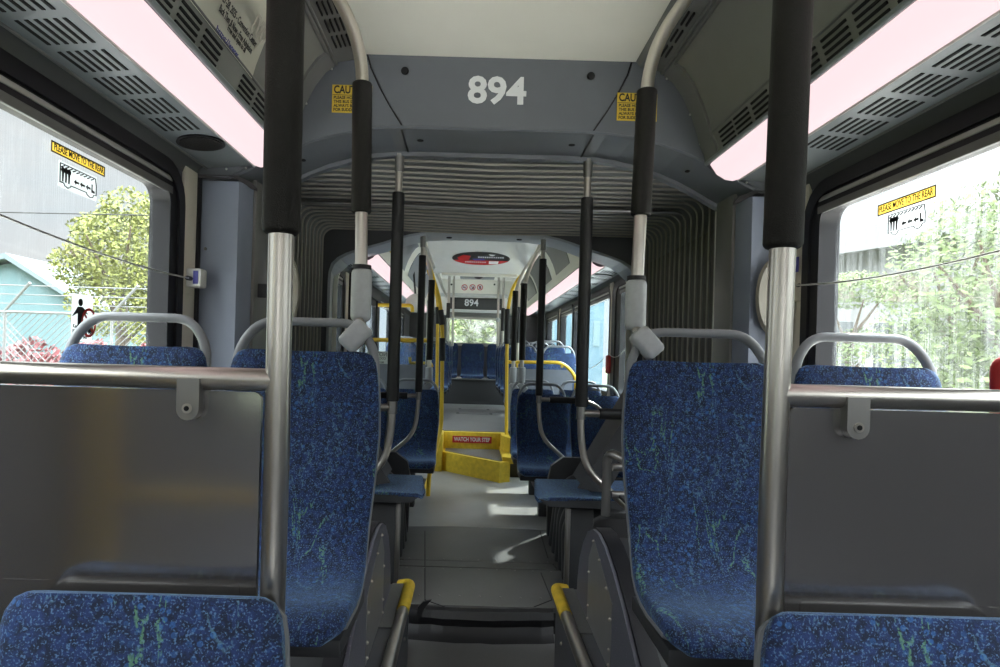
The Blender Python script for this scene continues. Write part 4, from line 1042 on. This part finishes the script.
# upper yellow rail further left/back
t = thing('yellow_rail', 'short yellow rail under the ceiling by the left rear door', 'rail', P(400,305,7.0))
bm = B(); tube(bm, fillet([P(378,305,7.0), P(412,305.5,7.0), P(412.5,312,7.0)], .04), .022, 12); obj('tube', bm, 'yellow', t)
# rear exit door on the left
dr = struct('door_1', None, None, (-W, 6.6, .13))
bm = B(); box(bm, -W-.0, -W+.05, 5.72, 7.52, 1.98, 2.10, .006); obj('header_box', bm, 'frameblack', dr)
for (ya, yb) in ((5.86,6.60),(6.62,7.36)):
    bm = B(); ring(bm, [(-W-.02,u_,v_) for u_, v_ in rrect(ya,yb,.15,1.98,.03)], [(-W-.02,u_,v_) for u_, v_ in rrect(ya+.07,yb-.07,.25,1.9,.05)], (.04,0,0)); lf = obj('door_leaf', bm, 'frameblack', dr)
    bm = B(); box(bm, -W-.006, -W, ya+.06, yb-.06, .24, 1.91); obj('pane', bm, 'glassdark', lf)
for (ya, yb) in ((5.70,5.86),(7.36,7.52)):
    bm = B(); box(bm, -W, -W+.035, ya, yb, .13, 1.98, .004); obj('jamb', bm, 'frameblack', dr)
q = P(377,283,6.1)
ex = thing('exit_light', 'small green indicator light over the left rear door', 'light', (-W+.055, 6.1, q.z))
bm = B(); box(bm, -W+.05, -W+.08, 6.0, 6.22, q.z-.03, q.z+.04, .006); obj('case', bm, 'char', ex)
bm = B(); box(bm, -W+.07, -W+.084, 6.02, 6.2, q.z+.0, q.z+.03, .003); obj('lens', bm, mat('green_lens', (.02,.30,.12), .3), ex)
# interior mirror dome near the left rear
q = P(415,303,7.6)
dm = thing('convex_mirror', 'round pale convex mirror hanging at the left beside the yellow rail', 'mirror', q)
bm = B(); sphere(bm, q, .115, 22, 12, (1,.45,1)); obj('bowl', bm, 'lampwhite', dm)
bm = B(); tube(bm, [q+V((0,.03,.1)), V((q.x-.05,q.y+.02,2.58))], .012, 8); obj('stem', bm, 'char', dm)
# advert near the left rear cove
adv = thing('advert_card', 'white and yellow card with red lettering in the left rear cove', 'advert', (-.78, 5.6, 2.4))
bm = B(); A1 = [(-(x-.012), 5.25, z-.008) for x, z in COVE[1:]]; A2 = [(-(x-.012), 5.75, z-.008) for x, z in COVE[1:]]; strip(bm, A1, A2); bmesh.ops.solidify(bm, geom=bm.faces, thickness=.002); obj('card', bm, 'white', adv)
bm = B(); A1 = [(-(x-.016), 5.45, z-.012) for x, z in COVE[3:]]; A2 = [(-(x-.016), 5.72, z-.012) for x, z in COVE[3:]]; strip(bm, A1, A2); bmesh.ops.solidify(bm, geom=bm.faces, thickness=.001); obj('yellow_field', bm, 'yellowsign', adv)
# dark quarter panel at the back
for s in (-1, 1):
    bm = B(); prism(bm, [(s*.62,11.6,1.62),(s*.62,11.6,2.12),(s*W,11.6,2.12),(s*W,11.6,1.62)], (0,.3,0)); q_ = struct('bulkhead.002', bm, mat('rear_quarter', (.13,.13,.135), .5))

# ------------------------------------------------------------------ small things on the walls
q = P(191,279,2.46)
t = thing('cord_switch', 'pale stop-request box with blue label on the pillar right of the left window', 'stop switch', (-W+.02, 2.46, q.z-.05))
bm = B(); box(bm, -W+.016, -W+.024, 2.42, 2.50, q.z-.058, q.z+.058, .003); obj('base_plate', bm, 'creamtrim', t)
bm = B(); box(bm, -W+.024, -W+.085, 2.43, 2.49, q.z-.034, q.z+.040, .008); bx = obj('box', bm, 'lampwhite', t)
bm = B(); box(bm, -W+.055, -W+.075, 2.4275, 2.429, q.z-.022, q.z+.030, .0005); obj('label', bm, 'blueprint', bx, label='blue label')
bm = B(); tube(bm, [(-W+.045,2.40,q.z-.002),(-W+.045,2.432,q.z-.002)], .009, 10); obj('cord_eye', bm, 'black', bx)
t = thing('cord_switch', 'small cord end plate with blue label beside the right padded pole', 'stop switch', (W-.02, 2.46, 1.6))
q2 = P(796.5,286,2.47)
bm = B(); box(bm, W-.03, W-.016, 2.45, 2.50, q2.z-.06, q2.z+.02, .003); obj('base_plate', bm, 'creamtrim', t)
bm = B(); box(bm, W-.034, W-.0302, 2.455, 2.49, q2.z+.055, q2.z+.115, .001); obj('label', bm, 'blueprint', t, label='dark blue label')
bm = B(); tube(bm, [(W-.035,2.44,q2.z),(W-.02,2.48,q2.z)], .007, 8); obj('cord_eye', bm, 'black', t)
def cord(s, y0, z0, y1, z1, sag, label):
    bm = B(); tube(bm, [(s*(W-.05), y0+(y1-y0)*k/14, z0+(z1-z0)*k/14 - sag*4*(k/14)*(1-k/14)) for k in range(15)], .0032, 8)
    tag(obj('pull_cord', bm, 'sash'), label, 'cord', 'stop request cords')
cord(-1, 2.43, q.z-.002, 1.25, 1.69, .022, 'thin stop cord running across the left front window')
cord(1, 2.45, q2.z, 1.25, q2.z-.005, .028, 'thin stop cord running across the right front window')
cord(1, 5.70, 1.42, 5.1, 1.46, .05, 'stop cord at the right rear window nearest the joint')
cord(1, 7.9, 1.36, 5.86, 1.38, .12, 'stop cord drooping across the wide right rear window')
for s in (-1, 1):
    # decals on the front windows
    xg = s*(W+.0465)
    def WP(px, py, x=xg):
        dx, dy = px-UX, py-UY; Xc = (dx*cr+dy*sr); sc_ = Xc/(x-CX); return V((x, F/sc_, CZ+(dx*sr-dy*cr)/sc_))
    if s < 0: tl, tr_, bl_, br_ = WP(51,140), WP(104.5,167), WP(52,152), WP(104.5,177)
    else: tl, tr_, bl_, br_ = WP(878.5,205), WP(936.5,185), WP(878.5,216), WP(936.5,197)
    y0, y1 = (tl.y, tr_.y); z0 = (bl_.z+br_.z)/2; z1 = (tl.z+tr_.z)/2
    ya, yb = min(y0,y1), max(y0,y1)
    xd = s*(W+.0465)
    t = thing('window_sticker', 'yellow PLEASE MOVE TO THE REAR strip on the %s front window' % SIDE[s], 'sticker', (xd, (ya+yb)/2, z0), 'PLEASE MOVE TO THE REAR strips')
    bm = B(); bm.faces.new([bm.verts.new(p) for p in ((xd,ya,z0),(xd,yb,z0),(xd,yb,z1),(xd,ya,z1))]); obj('backing', bm, 'vinyl_y', t)
    bm = B(); ring(bm, [(xd-s*.0004,u_,v_) for u_,v_ in ((ya,z0),(yb,z0),(yb,z1),(ya,z1))], [(xd-s*.0004,u_,v_) for u_,v_ in ((ya+.003,z0+.004),(yb-.003,z0+.004),(yb-.003,z1-.004),(ya+.003,z1-.004))], (-s*.0018,0,0)); obj('border', bm, 'ink', t)
    mt = frame_mtx((xd-s*.003, (ya+yb)/2, (z0+z1)/2), (0,-s,0) , (0,0,1))
    bm = text_bm('PLEASE MOVE TO THE REAR', (z1-z0)*.82, mt, .0004, .0004, xs=1.)
    wd = max(v.co.y for v in bm.verts)-min(v.co.y for v in bm.verts); k = (yb-ya)*.93/wd
    for v_ in bm.verts: v_.co.y = (ya+yb)/2 + (v_.co.y-(ya+yb)/2)*k
    obj('lettering', bm, 'ink', t)
    if s < 0: c1, c2, c3 = WP(58.5,160), WP(97,177), WP(58.5,187)
    else: c1, c2, c3 = WP(888.5,211), WP(927.5,203), WP(888.5,236)
    ya, yb = min(c1.y,c2.y), max(c1.y,c2.y); z1 = (c1.z+c2.z)/2; z0 = z1-(c1.z-c3.z)
    t = thing('window_sticker', 'white bus diagram sticker with arrows on the %s front window' % SIDE[s], 'sticker', (xd, (ya+yb)/2, z0), 'bus diagram stickers')
    bm = B(); bm.faces.new([bm.verts.new(p) for p in ((xd,ya,z0),(xd,yb,z0),(xd,yb,z1),(xd,ya,z1))]); obj('backing', bm, 'vinyl_w', t)
    xf = xd-s*.0022; H_ = z1-z0; L_ = yb-ya
    def fy(u_): return (yb-u_*L_) if s > 0 else (ya+u_*L_)
    bm = B()
    def thin(u0, v0, u1, v1, w_=.0016):
        a_, b_ = V((xf, fy(u0), z0+v0*H_)), V((xf, fy(u1), z0+v1*H_)); tube(bm, [a_, b_], w_, 5)
    ol = [(.03,.16),(.03,.90),(.94,.90),(.97,.60),(.97,.22),(.90,.20),(.88,.10),(.80,.06),(.72,.12),(.70,.20),(.30,.20),(.28,.12),(.22,.06),(.14,.12),(.12,.20),(.03,.20)]
    for a_, b_ in zip(ol, ol[1:]): thin(*a_, *b_)
    for k in range(9): thin(.06+.095*k, .78, .13+.095*k, .86, .002)
    obj('bus_outline', bm, 'ink', t)
    for k in range(3):
        u_ = .10+.075*k
        bm = B(); c = (fy(u_), z0+.64*H_)
        prism(bm, [(xf, fy(u_)+.009*math.cos(a_), z0+.68*H_+.009*math.sin(a_)) for a_ in [2*math.pi*i/10 for i in range(10)]], (s*.0008,0,0))
        prism(bm, [(xf, fy(u_-.025), z0+.60*H_),(xf, fy(u_+.025), z0+.60*H_),(xf, fy(u_+.015), z0+.24*H_),(xf, fy(u_-.015), z0+.24*H_)], (s*.0008,0,0)); obj('person_mark', bm, 'ink', t)
    for k in range(3):
        u_ = .38+.155*k
        bm = B(); prism(bm, [(xf,fy(u_),z0+.42*H_),(xf,fy(u_+.05),z0+.53*H_),(xf,fy(u_+.05),z0+.46*H_),(xf,fy(u_+.12),z0+.46*H_),(xf,fy(u_+.12),z0+.38*H_),(xf,fy(u_+.05),z0+.38*H_),(xf,fy(u_+.05),z0+.31*H_)], (s*.0008,0,0)); obj('arrow', bm, 'ink', t)
    bm = B(); prism(bm, [(xf,fy(.84),z0+.62*H_),(xf,fy(.87),z0+.62*H_),(xf,fy(.87),z0+.40*H_),(xf,fy(.93),z0+.36*H_),(xf,fy(.93),z0+.28*H_),(xf,fy(.84),z0+.28*H_)], (s*.0008,0,0)); obj('driver_mark', bm, 'ink', t)
# safety sticker low on the left window
xd = -(W+.0465)
def WPL(px, py):
    dx, dy = px-UX, py-UY; Xc = (dx*cr+dy*sr); sc_ = Xc/(xd-CX); return V((xd, F/sc_, CZ+(dx*sr-dy*cr)/sc_))
a, b, c3 = WPL(72,293), WPL(93,297), WPL(76,341)
t = thing('window_sticker', 'clear safety sticker with a black figure and red ring low on the left window', 'sticker', (xd, (a.y+b.y)/2, c3.z))
bm = B(); bm.faces.new([bm.verts.new(p) for p in ((xd,a.y,c3.z),(xd,b.y,c3.z),(xd,b.y,a.z),(xd,a.y,a.z))]); obj('backing', bm, 'vinyl_w', t)
ym = a.y + (b.y-a.y)*.38; zt_ = a.z
bm = B()
prism(bm, [(xd+.0015, ym+.011*math.cos(k*.6283), zt_-.025+.012*math.sin(k*.6283)) for k in range(10)], (.0008,0,0))
prism(bm, [(xd+.0015,ym-.012,zt_-.038),(xd+.0015,ym+.012,zt_-.038),(xd+.0015,ym+.04,zt_-.06),(xd+.0015,ym+.014,zt_-.055),(xd+.0015,ym+.012,zt_-.12),(xd+.0015,ym-.012,zt_-.12),(xd+.0015,ym-.012,zt_-.058),(xd+.0015,ym-.04,zt_-.07)], (.0008,0,0))
prism(bm, [(xd+.0015,ym+.045,zt_-.08),(xd+.0015,ym+.065,zt_-.08),(xd+.0015,ym+.065,zt_-.115),(xd+.0015,ym+.035,zt_-.115)], (.0008,0,0)); obj('figure', bm, 'ink', t)
bm = B(); ring(bm, [(xd+.0025, ym+.042+.038*math.cos(k*.3142), zt_-.085+.046*math.sin(k*.3142)) for k in range(20)], [(xd+.0025, ym+.042+.030*math.cos(k*.3142), zt_-.085+.037*math.sin(k*.3142)) for k in range(20)], (.0008,0,0)); prism(bm, [(xd+.0025,ym+.016,zt_-.06),(xd+.0025,ym+.022,zt_-.055),(xd+.0025,ym+.066,zt_-.112),(xd+.0025,ym+.060,zt_-.117)], (.0008,0,0)); obj('red_ring', bm, 'red', t)
for k, s_ in enumerate(('Keep Head And', 'Please Arms Bus', 'Safe Bus')):
    bm = text_bm(s_, .016, frame_mtx((xd+.002, (a.y+b.y)/2, c3.z+.045-.016*k), (0,1,0), (0,0,1)), .0004, .0003, xs=.9); obj('lettering', bm, 'ink', t)
# red handle at the right window
t = thing('release_handle', 'red curved handle at the right edge of the view by the right window', 'handle', (W-.06, 1.42, 1.2))
bm = B(); tube(bm, fillet([(1.16,1.46,1.18),(1.155,1.46,1.40),(1.20,1.43,1.405)], .03), .014, 10, flat=(1.3,.8)); obj('bar', bm, 'red', t)
bm = B(); box(bm, 1.14, W-.02, 1.44, 1.48, 1.15, 1.19, .006); obj('bracket', bm, 'red', t)
# small red hammer box by the right rear pillar
q = P(611.5,364,5.72); bm = B(); box(bm, W-.05, W-.02, 5.72, 5.82, q.z-.09, q.z+.08, .01); tag(obj('hammer_box', bm, 'red'), 'small red box on the cream pillar of the right rear windows', 'box')
# yellow door stanchion beside the photographer (seen mirrored in the left panel)
t = thing('yellow_pole', 'yellow entrance pole and rail beside the photographer, mirrored in the left grey panel', 'pole', (-1.165, .10, 0))
bm = B(); tube(bm, [(-1.165,.10,0),(-1.165,.10,2.08)], .06, 14); obj('tube', bm, 'yellow', t)
bm = B(); tube(bm, [(-1.12,.10,.945),(-.69,.10,.945)], .022, 12); obj('rail', bm, 'yellow', t)

# ------------------------------------------------------------------ outside
GZ = -.35
bm = B(); box(bm, -80, 80, -60, 110, GZ-.1, GZ); gr = struct('ground', bm, mat('grass_ground', (.075,.09,.035), .9, var=.4, scale=1.5))
bm = B(); box(bm, -4.6, 9.0, -60, 20, GZ, GZ+.02); struct('road', bm, mat('concrete', (.52,.50,.47), .9, var=.12))  # unseen paving, made pale to bounce light up to the bus ceiling
leaf_y = mat('leaves_yellowgreen', (.165,.185,.035), .7, var=.5, scale=1.6)
leaf_g = mat('leaves_green', (.09,.125,.045), .7, var=.6, scale=1.5)
bark = mat('bark', (.12,.09,.06), .9, var=.4)
def leaves(blobs, n, size):
    bm = B()
    tot = sum(b[3]*b[4]*b[5] for b in blobs)
    for (x, y, z, rx, ry, rz) in blobs:
        for _ in range(int(n*rx*ry*rz/tot)):
            d = V((random.gauss(0,1),random.gauss(0,1),random.gauss(0,1))).normalized()*(.55+.5*random.random()**.6)
            c_ = V((x+d.x*rx, y+d.y*ry, z+d.z*rz))
            u_ = V((random.gauss(0,1),random.gauss(0,1),random.gauss(0,1))).normalized(); v_ = u_.orthogonal().normalized(); s_ = size*(.6+.8*random.random())
            bm.faces.new([bm.verts.new(c_+u_*s_), bm.verts.new(c_+v_*s_*.5), bm.verts.new(c_-u_*s_), bm.verts.new(c_-v_*s_*.5)])
    return bm
def tree(name, base, h, blobs, n, size, m, label, group=None, trunk=.16):
    t = thing(name, label, 'tree', base, group); b_ = V(base)
    bm = B(); tube(bm, [b_, b_+V((.05,.03,h*.3)), b_+V((-.03,.1,h*.6))], [trunk,trunk*.8,trunk*.5], 9)
    for k in range(7):
        a_ = k*.9; tube(bm, [b_+V((0,.05,h*(.3+.04*k))), b_+V((math.cos(a_)*h*.2, math.sin(a_)*h*.2, h*(.55+.05*k)))], [trunk*.4,trunk*.12], 6)
    obj('trunk', bm, bark, t)
    bm = leaves([(b_.x+x,b_.y+y,b_.z+z,rx,ry,rz) for x,y,z,rx,ry,rz in blobs], n, size); obj('foliage', bm, m, t, smooth=False)
def at(px, py, Y): return P(px, py, Y)
# left tree (beyond the fence): appears x 40..150, y 195..340
c = at(108, 275, 15.0)
tree('yellow_tree', (c.x+.3, 15.0, GZ), 5.2, [(0,0,3.9,1.15,1,1.1),(.6,.3,4.3,.9,.8,.9),(-.85,0,3.6,.75,.8,.55),(.9,0,3.2,.9,.8,.9),(-.2,0,2.7,1.0,.8,.8),(.15,0,5.0,.65,.6,.5),(-.7,.1,4.5,.6,.6,.4),(1.3,0,2.2,1.0,.8,.9)], 15000, .05, leaf_y, 'feathery yellow-green tree seen through the left front window')
# left house with teal gable wall
t = thing('house', 'pale teal gabled house seen through the left front window', 'house', (-24.5, 23, GZ))
m_teal = mat('teal_siding', (.10,.17,.185), .7, var=.08)
hx0, hx1, hy = at(-210,300,25).x, at(78,300,25).x, 25.0
zr, ze = at(14,263,25).z, at(70,305,25).z
xm = at(12,263,25).x
bm = B(); prism(bm, [(hx0,hy,GZ),(hx1,hy,GZ),(hx1,hy,ze),(xm,hy,zr),(hx0,hy,ze-.3)], (0,9,0)); obj('walls', bm, m_teal, t)
bm = B(); prism(bm, [(xm,hy-.4,zr+.12),(hx1+.5,hy-.4,ze-.15),(hx1+.5,hy-.4,ze-.0),(xm,hy-.4,zr+.34)], (0,10,0)); prism(bm, [(xm,hy-.4,zr+.12),(hx0-.5,hy-.4,ze-.45),(hx0-.5,hy-.4,ze-.3),(xm,hy-.4,zr+.34)], (0,10,0)); obj('roof', bm, mat('pale_roof', (.14,.18,.20), .6), t)
# chain-link fence
t = thing('chain_link_fence', 'chain-link fence with angled barbed-wire arms beyond the left window', 'fence', (-8, 9, GZ))
yf = 9.0; zf = at(20,312,yf).z
bm = B(); x = -12.5
while x < -4.8:
    for sgn in (1,-1):
        x2 = x + sgn*(zf-GZ); tube(bm, [(x,yf,GZ),(x2,yf,zf)], .0065, 4, caps=False)
    x += .10
obj('mesh_wire', bm, 'galv', t)
for px in (5, 112):
    q = at(px,318,yf); bm = B(); tube(bm, [(q.x,yf,GZ),(q.x,yf,zf+.02),(q.x+.42,yf-.1,zf+.42)], .021, 8); obj('post', bm, 'galv', t)
bm = B()
for k in range(3): tube(bm, [(-12.5,yf-.03*k,zf+.12+.13*k),(-3.4,yf-.03*k,zf+.12+.13*k)], .008, 5)
tube(bm, [(-12.5,yf,zf),(-3.4,yf,zf)], .022, 6); obj('wires', bm, 'galv', t)
# red flowering shrubs along the fence
pink = mat('pink_flowers', (.20,.06,.065), .7, var=.6, scale=3)
for k, (px, Y, w_, lab) in enumerate(((20,12.0,.9,'red car-like clump of pink flowers at the left edge beyond the fence'),(78,11.0,.8,'pink flowering shrub beyond the fence below the tree'),(140,13.5,.8,'pink flowering shrub beyond the fence near the window post'))):
    q = at(px,345,Y); bm = leaves([(q.x,Y,.2,w_,.5,.5),(q.x,Y,.85,w_*.95,.45,.42),(q.x+.3,Y,1.2,w_*.4,.35,.25)], 2200, .06); tag(obj('flowering_shrub', bm, pink, smooth=False), lab if k else 'pink flowering shrub beyond the fence at the left edge of the view', 'shrub', 'pink flowering shrubs')
# overhead wire on the left
bm = B(); tube(bm, [(-26,12.5,at(0,212,12.5).z+.2),(-14,12.5,at(0,214,12.5).z),(-2,12.5,at(0,214,12.5).z+.1)], .012, 6); tag(obj('power_line', bm, 'ink'), 'thin overhead power line crossing the sky in the left window', 'power line')
# right: white building with balconies, shrubs
t = thing('white_building', 'long white building with a sloping roof edge and openings beyond the right window', 'building', (24, 26, GZ))
mw = mat('white_render', (.175,.18,.18), .7, var=.06); mdk = mat('shaded_opening', (.06,.068,.07), .8, var=.2)
bx0, bx1, by = at(720,300,22).x, at(1180,300,22).x, 22.0
bm = B(); prism(bm, [(bx0,by,GZ),(bx1,by,GZ),(bx1,by,at(1180,180,22).z),(bx0,by,at(700,268,22).z)], (0,8,0)); obj('walls', bm, mw, t)
bm = B(); prism(bm, [(bx0,by-.8,at(700,272,22).z),(bx1,by-.8,at(1180,205,22).z),(bx1,by-.8,at(1180,180,22).z),(bx0,by-.8,at(700,250,22).z)], (0,9,0)); obj('fascia', bm, mw, t)
for k in range(5):
    xa = at(800+75*k,300,22).x
    bm = B(); box(bm, xa, xa+1.9, by-.03, by+.1, at(830,340,22).z-.9, at(830,320,22).z-.05); obj('opening', bm, mdk, t)
    bm = B(); box(bm, xa, xa+1.9, by-.03, by+.1, at(830,300,22).z, at(830,282,22).z+.3); obj('opening', bm, mat('beige_opening', (.15,.135,.10), .8), t)
leaf_m = mat('leaves_mixed', (.085,.125,.030), .7, var=.7, scale=2.2)
for k, (px, py, Y, w_, h_, n_, lab) in enumerate(((955,300,15.0,1.7,2.4,8000,'tall leafy tree with yellow flecks in the middle of the right window'),(1010,290,10.5,1.5,2.0,7000,'tall leafy tree at the right edge of the right window'),(852,290,19.0,.9,.55,2500,'low leafy bush at the left of the right window'))):
    q = at(px,py,Y)
    tree('leafy_tree', (q.x, Y, GZ), q.z-GZ+h_, [(0,0,q.z-GZ,w_,1.2,h_),(w_*.5,.3,(q.z-GZ)*.6,w_*.8,1.2,h_*.8),(-w_*.5,.2,(q.z-GZ)*.5,w_*.7,1.,h_*.7),(.2,0,(q.z-GZ)+h_*.6,w_*.6,.8,h_*.45)], n_, .075, leaf_m, lab, 'trees beyond the right window')
# trees behind the back window and along the right rear windows
for k, (x, Y, h_, lab) in enumerate(((-1.5,22,4.2,'green tree seen in the left part of the back window'),(1.3,24,4.0,'green tree seen in the right part of the back window'),(0,40,6.5,'distant green tree in the middle of the back window'))):
    tree('roadside_tree', (x, Y, GZ), h_, [(0,0,h_*.55,1.1,1.1,1.5),(.4,0,h_*.35,1.,1.,1.1),(-.4,0,h_*.8,.9,.9,1.0)], 5000, .09, leaf_m, lab, 'trees behind the back window')
t = thing('blue_building', 'pale blue building beyond the right rear windows', 'building', (4.6, 36, GZ))
mb = mat('pale_blue_wall', (.075,.135,.165), .7, var=.15)
bm = B(); box(bm, 2.0, 7.2, 34, 38, GZ, 6.0); obj('walls', bm, mb, t)
for k in range(8):
    bm = B(); box(bm, 2.3+.62*k, 2.65+.62*k, 33.96, 34, 2.0, 3.4); obj('window', bm, mat('pale_pane', (.12,.17,.18), .5), t)
tree('roadside_bush', (4.6, 15.5, GZ), 3.0, [(0,0,1.8,.7,1.0,1.2),(0,.5,.9,.8,1.2,.8)], 1800, .10, leaf_m, 'green bush beyond the right window nearest the joint')

# ------------------------------------------------------------------ world, sun, camera
w = bpy.data.worlds.new('World'); sc.world = w; w.use_nodes = True
nt = NT(w)
out = nt('ShaderNodeOutputWorld'); bg = nt('ShaderNodeBackground'); nt.link(bg.outputs[0], out.inputs[0])
tc = nt('ShaderNodeTexCoord'); mp = nt('ShaderNodeMapping'); mp.inputs['Scale'].default_value = (2.2,2.2,4.5); nt.link(tc.outputs['Generated'], mp.inputs[0])
nz = nt('ShaderNodeTexNoise'); nz.inputs['Scale'].default_value = 1.3; nz.inputs['Detail'].default_value = 7; nz.inputs['Roughness'].default_value = .55; nt.link(mp.outputs[0], nz.inputs['Vector'])
rp_ = nt('ShaderNodeValToRGB'); e = rp_.color_ramp.elements; e[0].position = .38; e[0].color = (.82,.92,1.0,1); e[1].position = .62; e[1].color = (.96,.98,1.,1)
nt.link(nz.outputs[0], rp_.inputs[0])
sx = nt('ShaderNodeSeparateXYZ'); nt.link(tc.outputs['Generated'], sx.inputs[0])
mr = nt('ShaderNodeMapRange'); mr.inputs[1].default_value = .31; mr.inputs[2].default_value = .8; mr.inputs[3].default_value = .70; mr.inputs[4].default_value = 7.0  # sky above the window view boosted as added interior fill
nt.link(sx.outputs[2], mr.inputs[0])
my = nt('ShaderNodeMapRange'); my.inputs[1].default_value = .1; my.inputs[2].default_value = -.9; my.inputs[3].default_value = 1.; my.inputs[4].default_value = 4.0  # sky behind the camera brightened, added fill for camera-facing surfaces
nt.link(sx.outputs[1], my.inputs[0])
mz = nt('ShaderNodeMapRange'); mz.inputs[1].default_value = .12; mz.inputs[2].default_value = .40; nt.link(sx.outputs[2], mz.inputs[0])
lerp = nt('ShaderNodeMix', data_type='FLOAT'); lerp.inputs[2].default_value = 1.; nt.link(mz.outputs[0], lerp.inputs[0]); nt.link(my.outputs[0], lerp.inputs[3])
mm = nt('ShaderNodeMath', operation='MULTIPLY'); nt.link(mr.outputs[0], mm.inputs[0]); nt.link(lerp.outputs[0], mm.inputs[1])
vd = nt('ShaderNodeVectorMath', operation='DOT_PRODUCT'); vd.inputs[1].default_value = V((1.,1.3,1.55)).normalized(); nt.link(tc.outputs['Generated'], vd.inputs[0])
mxm = nt('ShaderNodeMath', operation='MAXIMUM'); mxm.inputs[1].default_value = 0.; nt.link(vd.outputs['Value'], mxm.inputs[0])
pw = nt('ShaderNodeMath', operation='POWER'); pw.inputs[1].default_value = 9.; nt.link(mxm.outputs[0], pw.inputs[0])
ma = nt('ShaderNodeMath', operation='MULTIPLY_ADD'); ma.inputs[1].default_value = 2.2; ma.inputs[2].default_value = 1.; nt.link(pw.outputs[0], ma.inputs[0])
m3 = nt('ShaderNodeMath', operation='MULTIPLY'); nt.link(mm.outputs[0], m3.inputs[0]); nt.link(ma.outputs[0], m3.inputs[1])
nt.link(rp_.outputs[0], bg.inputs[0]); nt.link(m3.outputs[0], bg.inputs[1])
sl = bpy.data.lights.new('sun', 'SUN'); sl.energy = 7.5; sl.angle = math.radians(1.2); sl.color = (1,.95,.87)
so = bpy.data.objects.new('sun', sl); COL.objects.link(so)
so.rotation_euler = V((1.,1.3,1.55)).to_track_quat('Z','Y').to_euler()

cam = bpy.data.cameras.new('camera'); cam.sensor_width = 36; cam.lens = F/1000*36; cam.shift_x = .030; cam.shift_y = .0205; cam.clip_start = .02; cam.clip_end = 400
co = bpy.data.objects.new('camera', cam); COL.objects.link(co)
co.matrix_world = Matrix.Translation((CX,0,CZ)) @ Matrix.Rotation(math.pi/2,4,'X') @ Matrix.Rotation(R,4,'Z')
sc.camera = co
vs = sc.view_settings; sc.display_settings.display_device = 'sRGB'
vs.view_transform = 'Standard'; vs.look = 'None'; vs.gamma = 1; vs.use_curve_mapping = False; vs.exposure = 0.45
cy = sc.cycles
cy.use_denoising = True; cy.max_bounces = 10; cy.diffuse_bounces = 6; cy.glossy_bounces = 4; cy.transparent_max_bounces = 24; cy.sample_clamp_indirect = 6
cy.caustics_reflective = False; cy.caustics_refractive = False
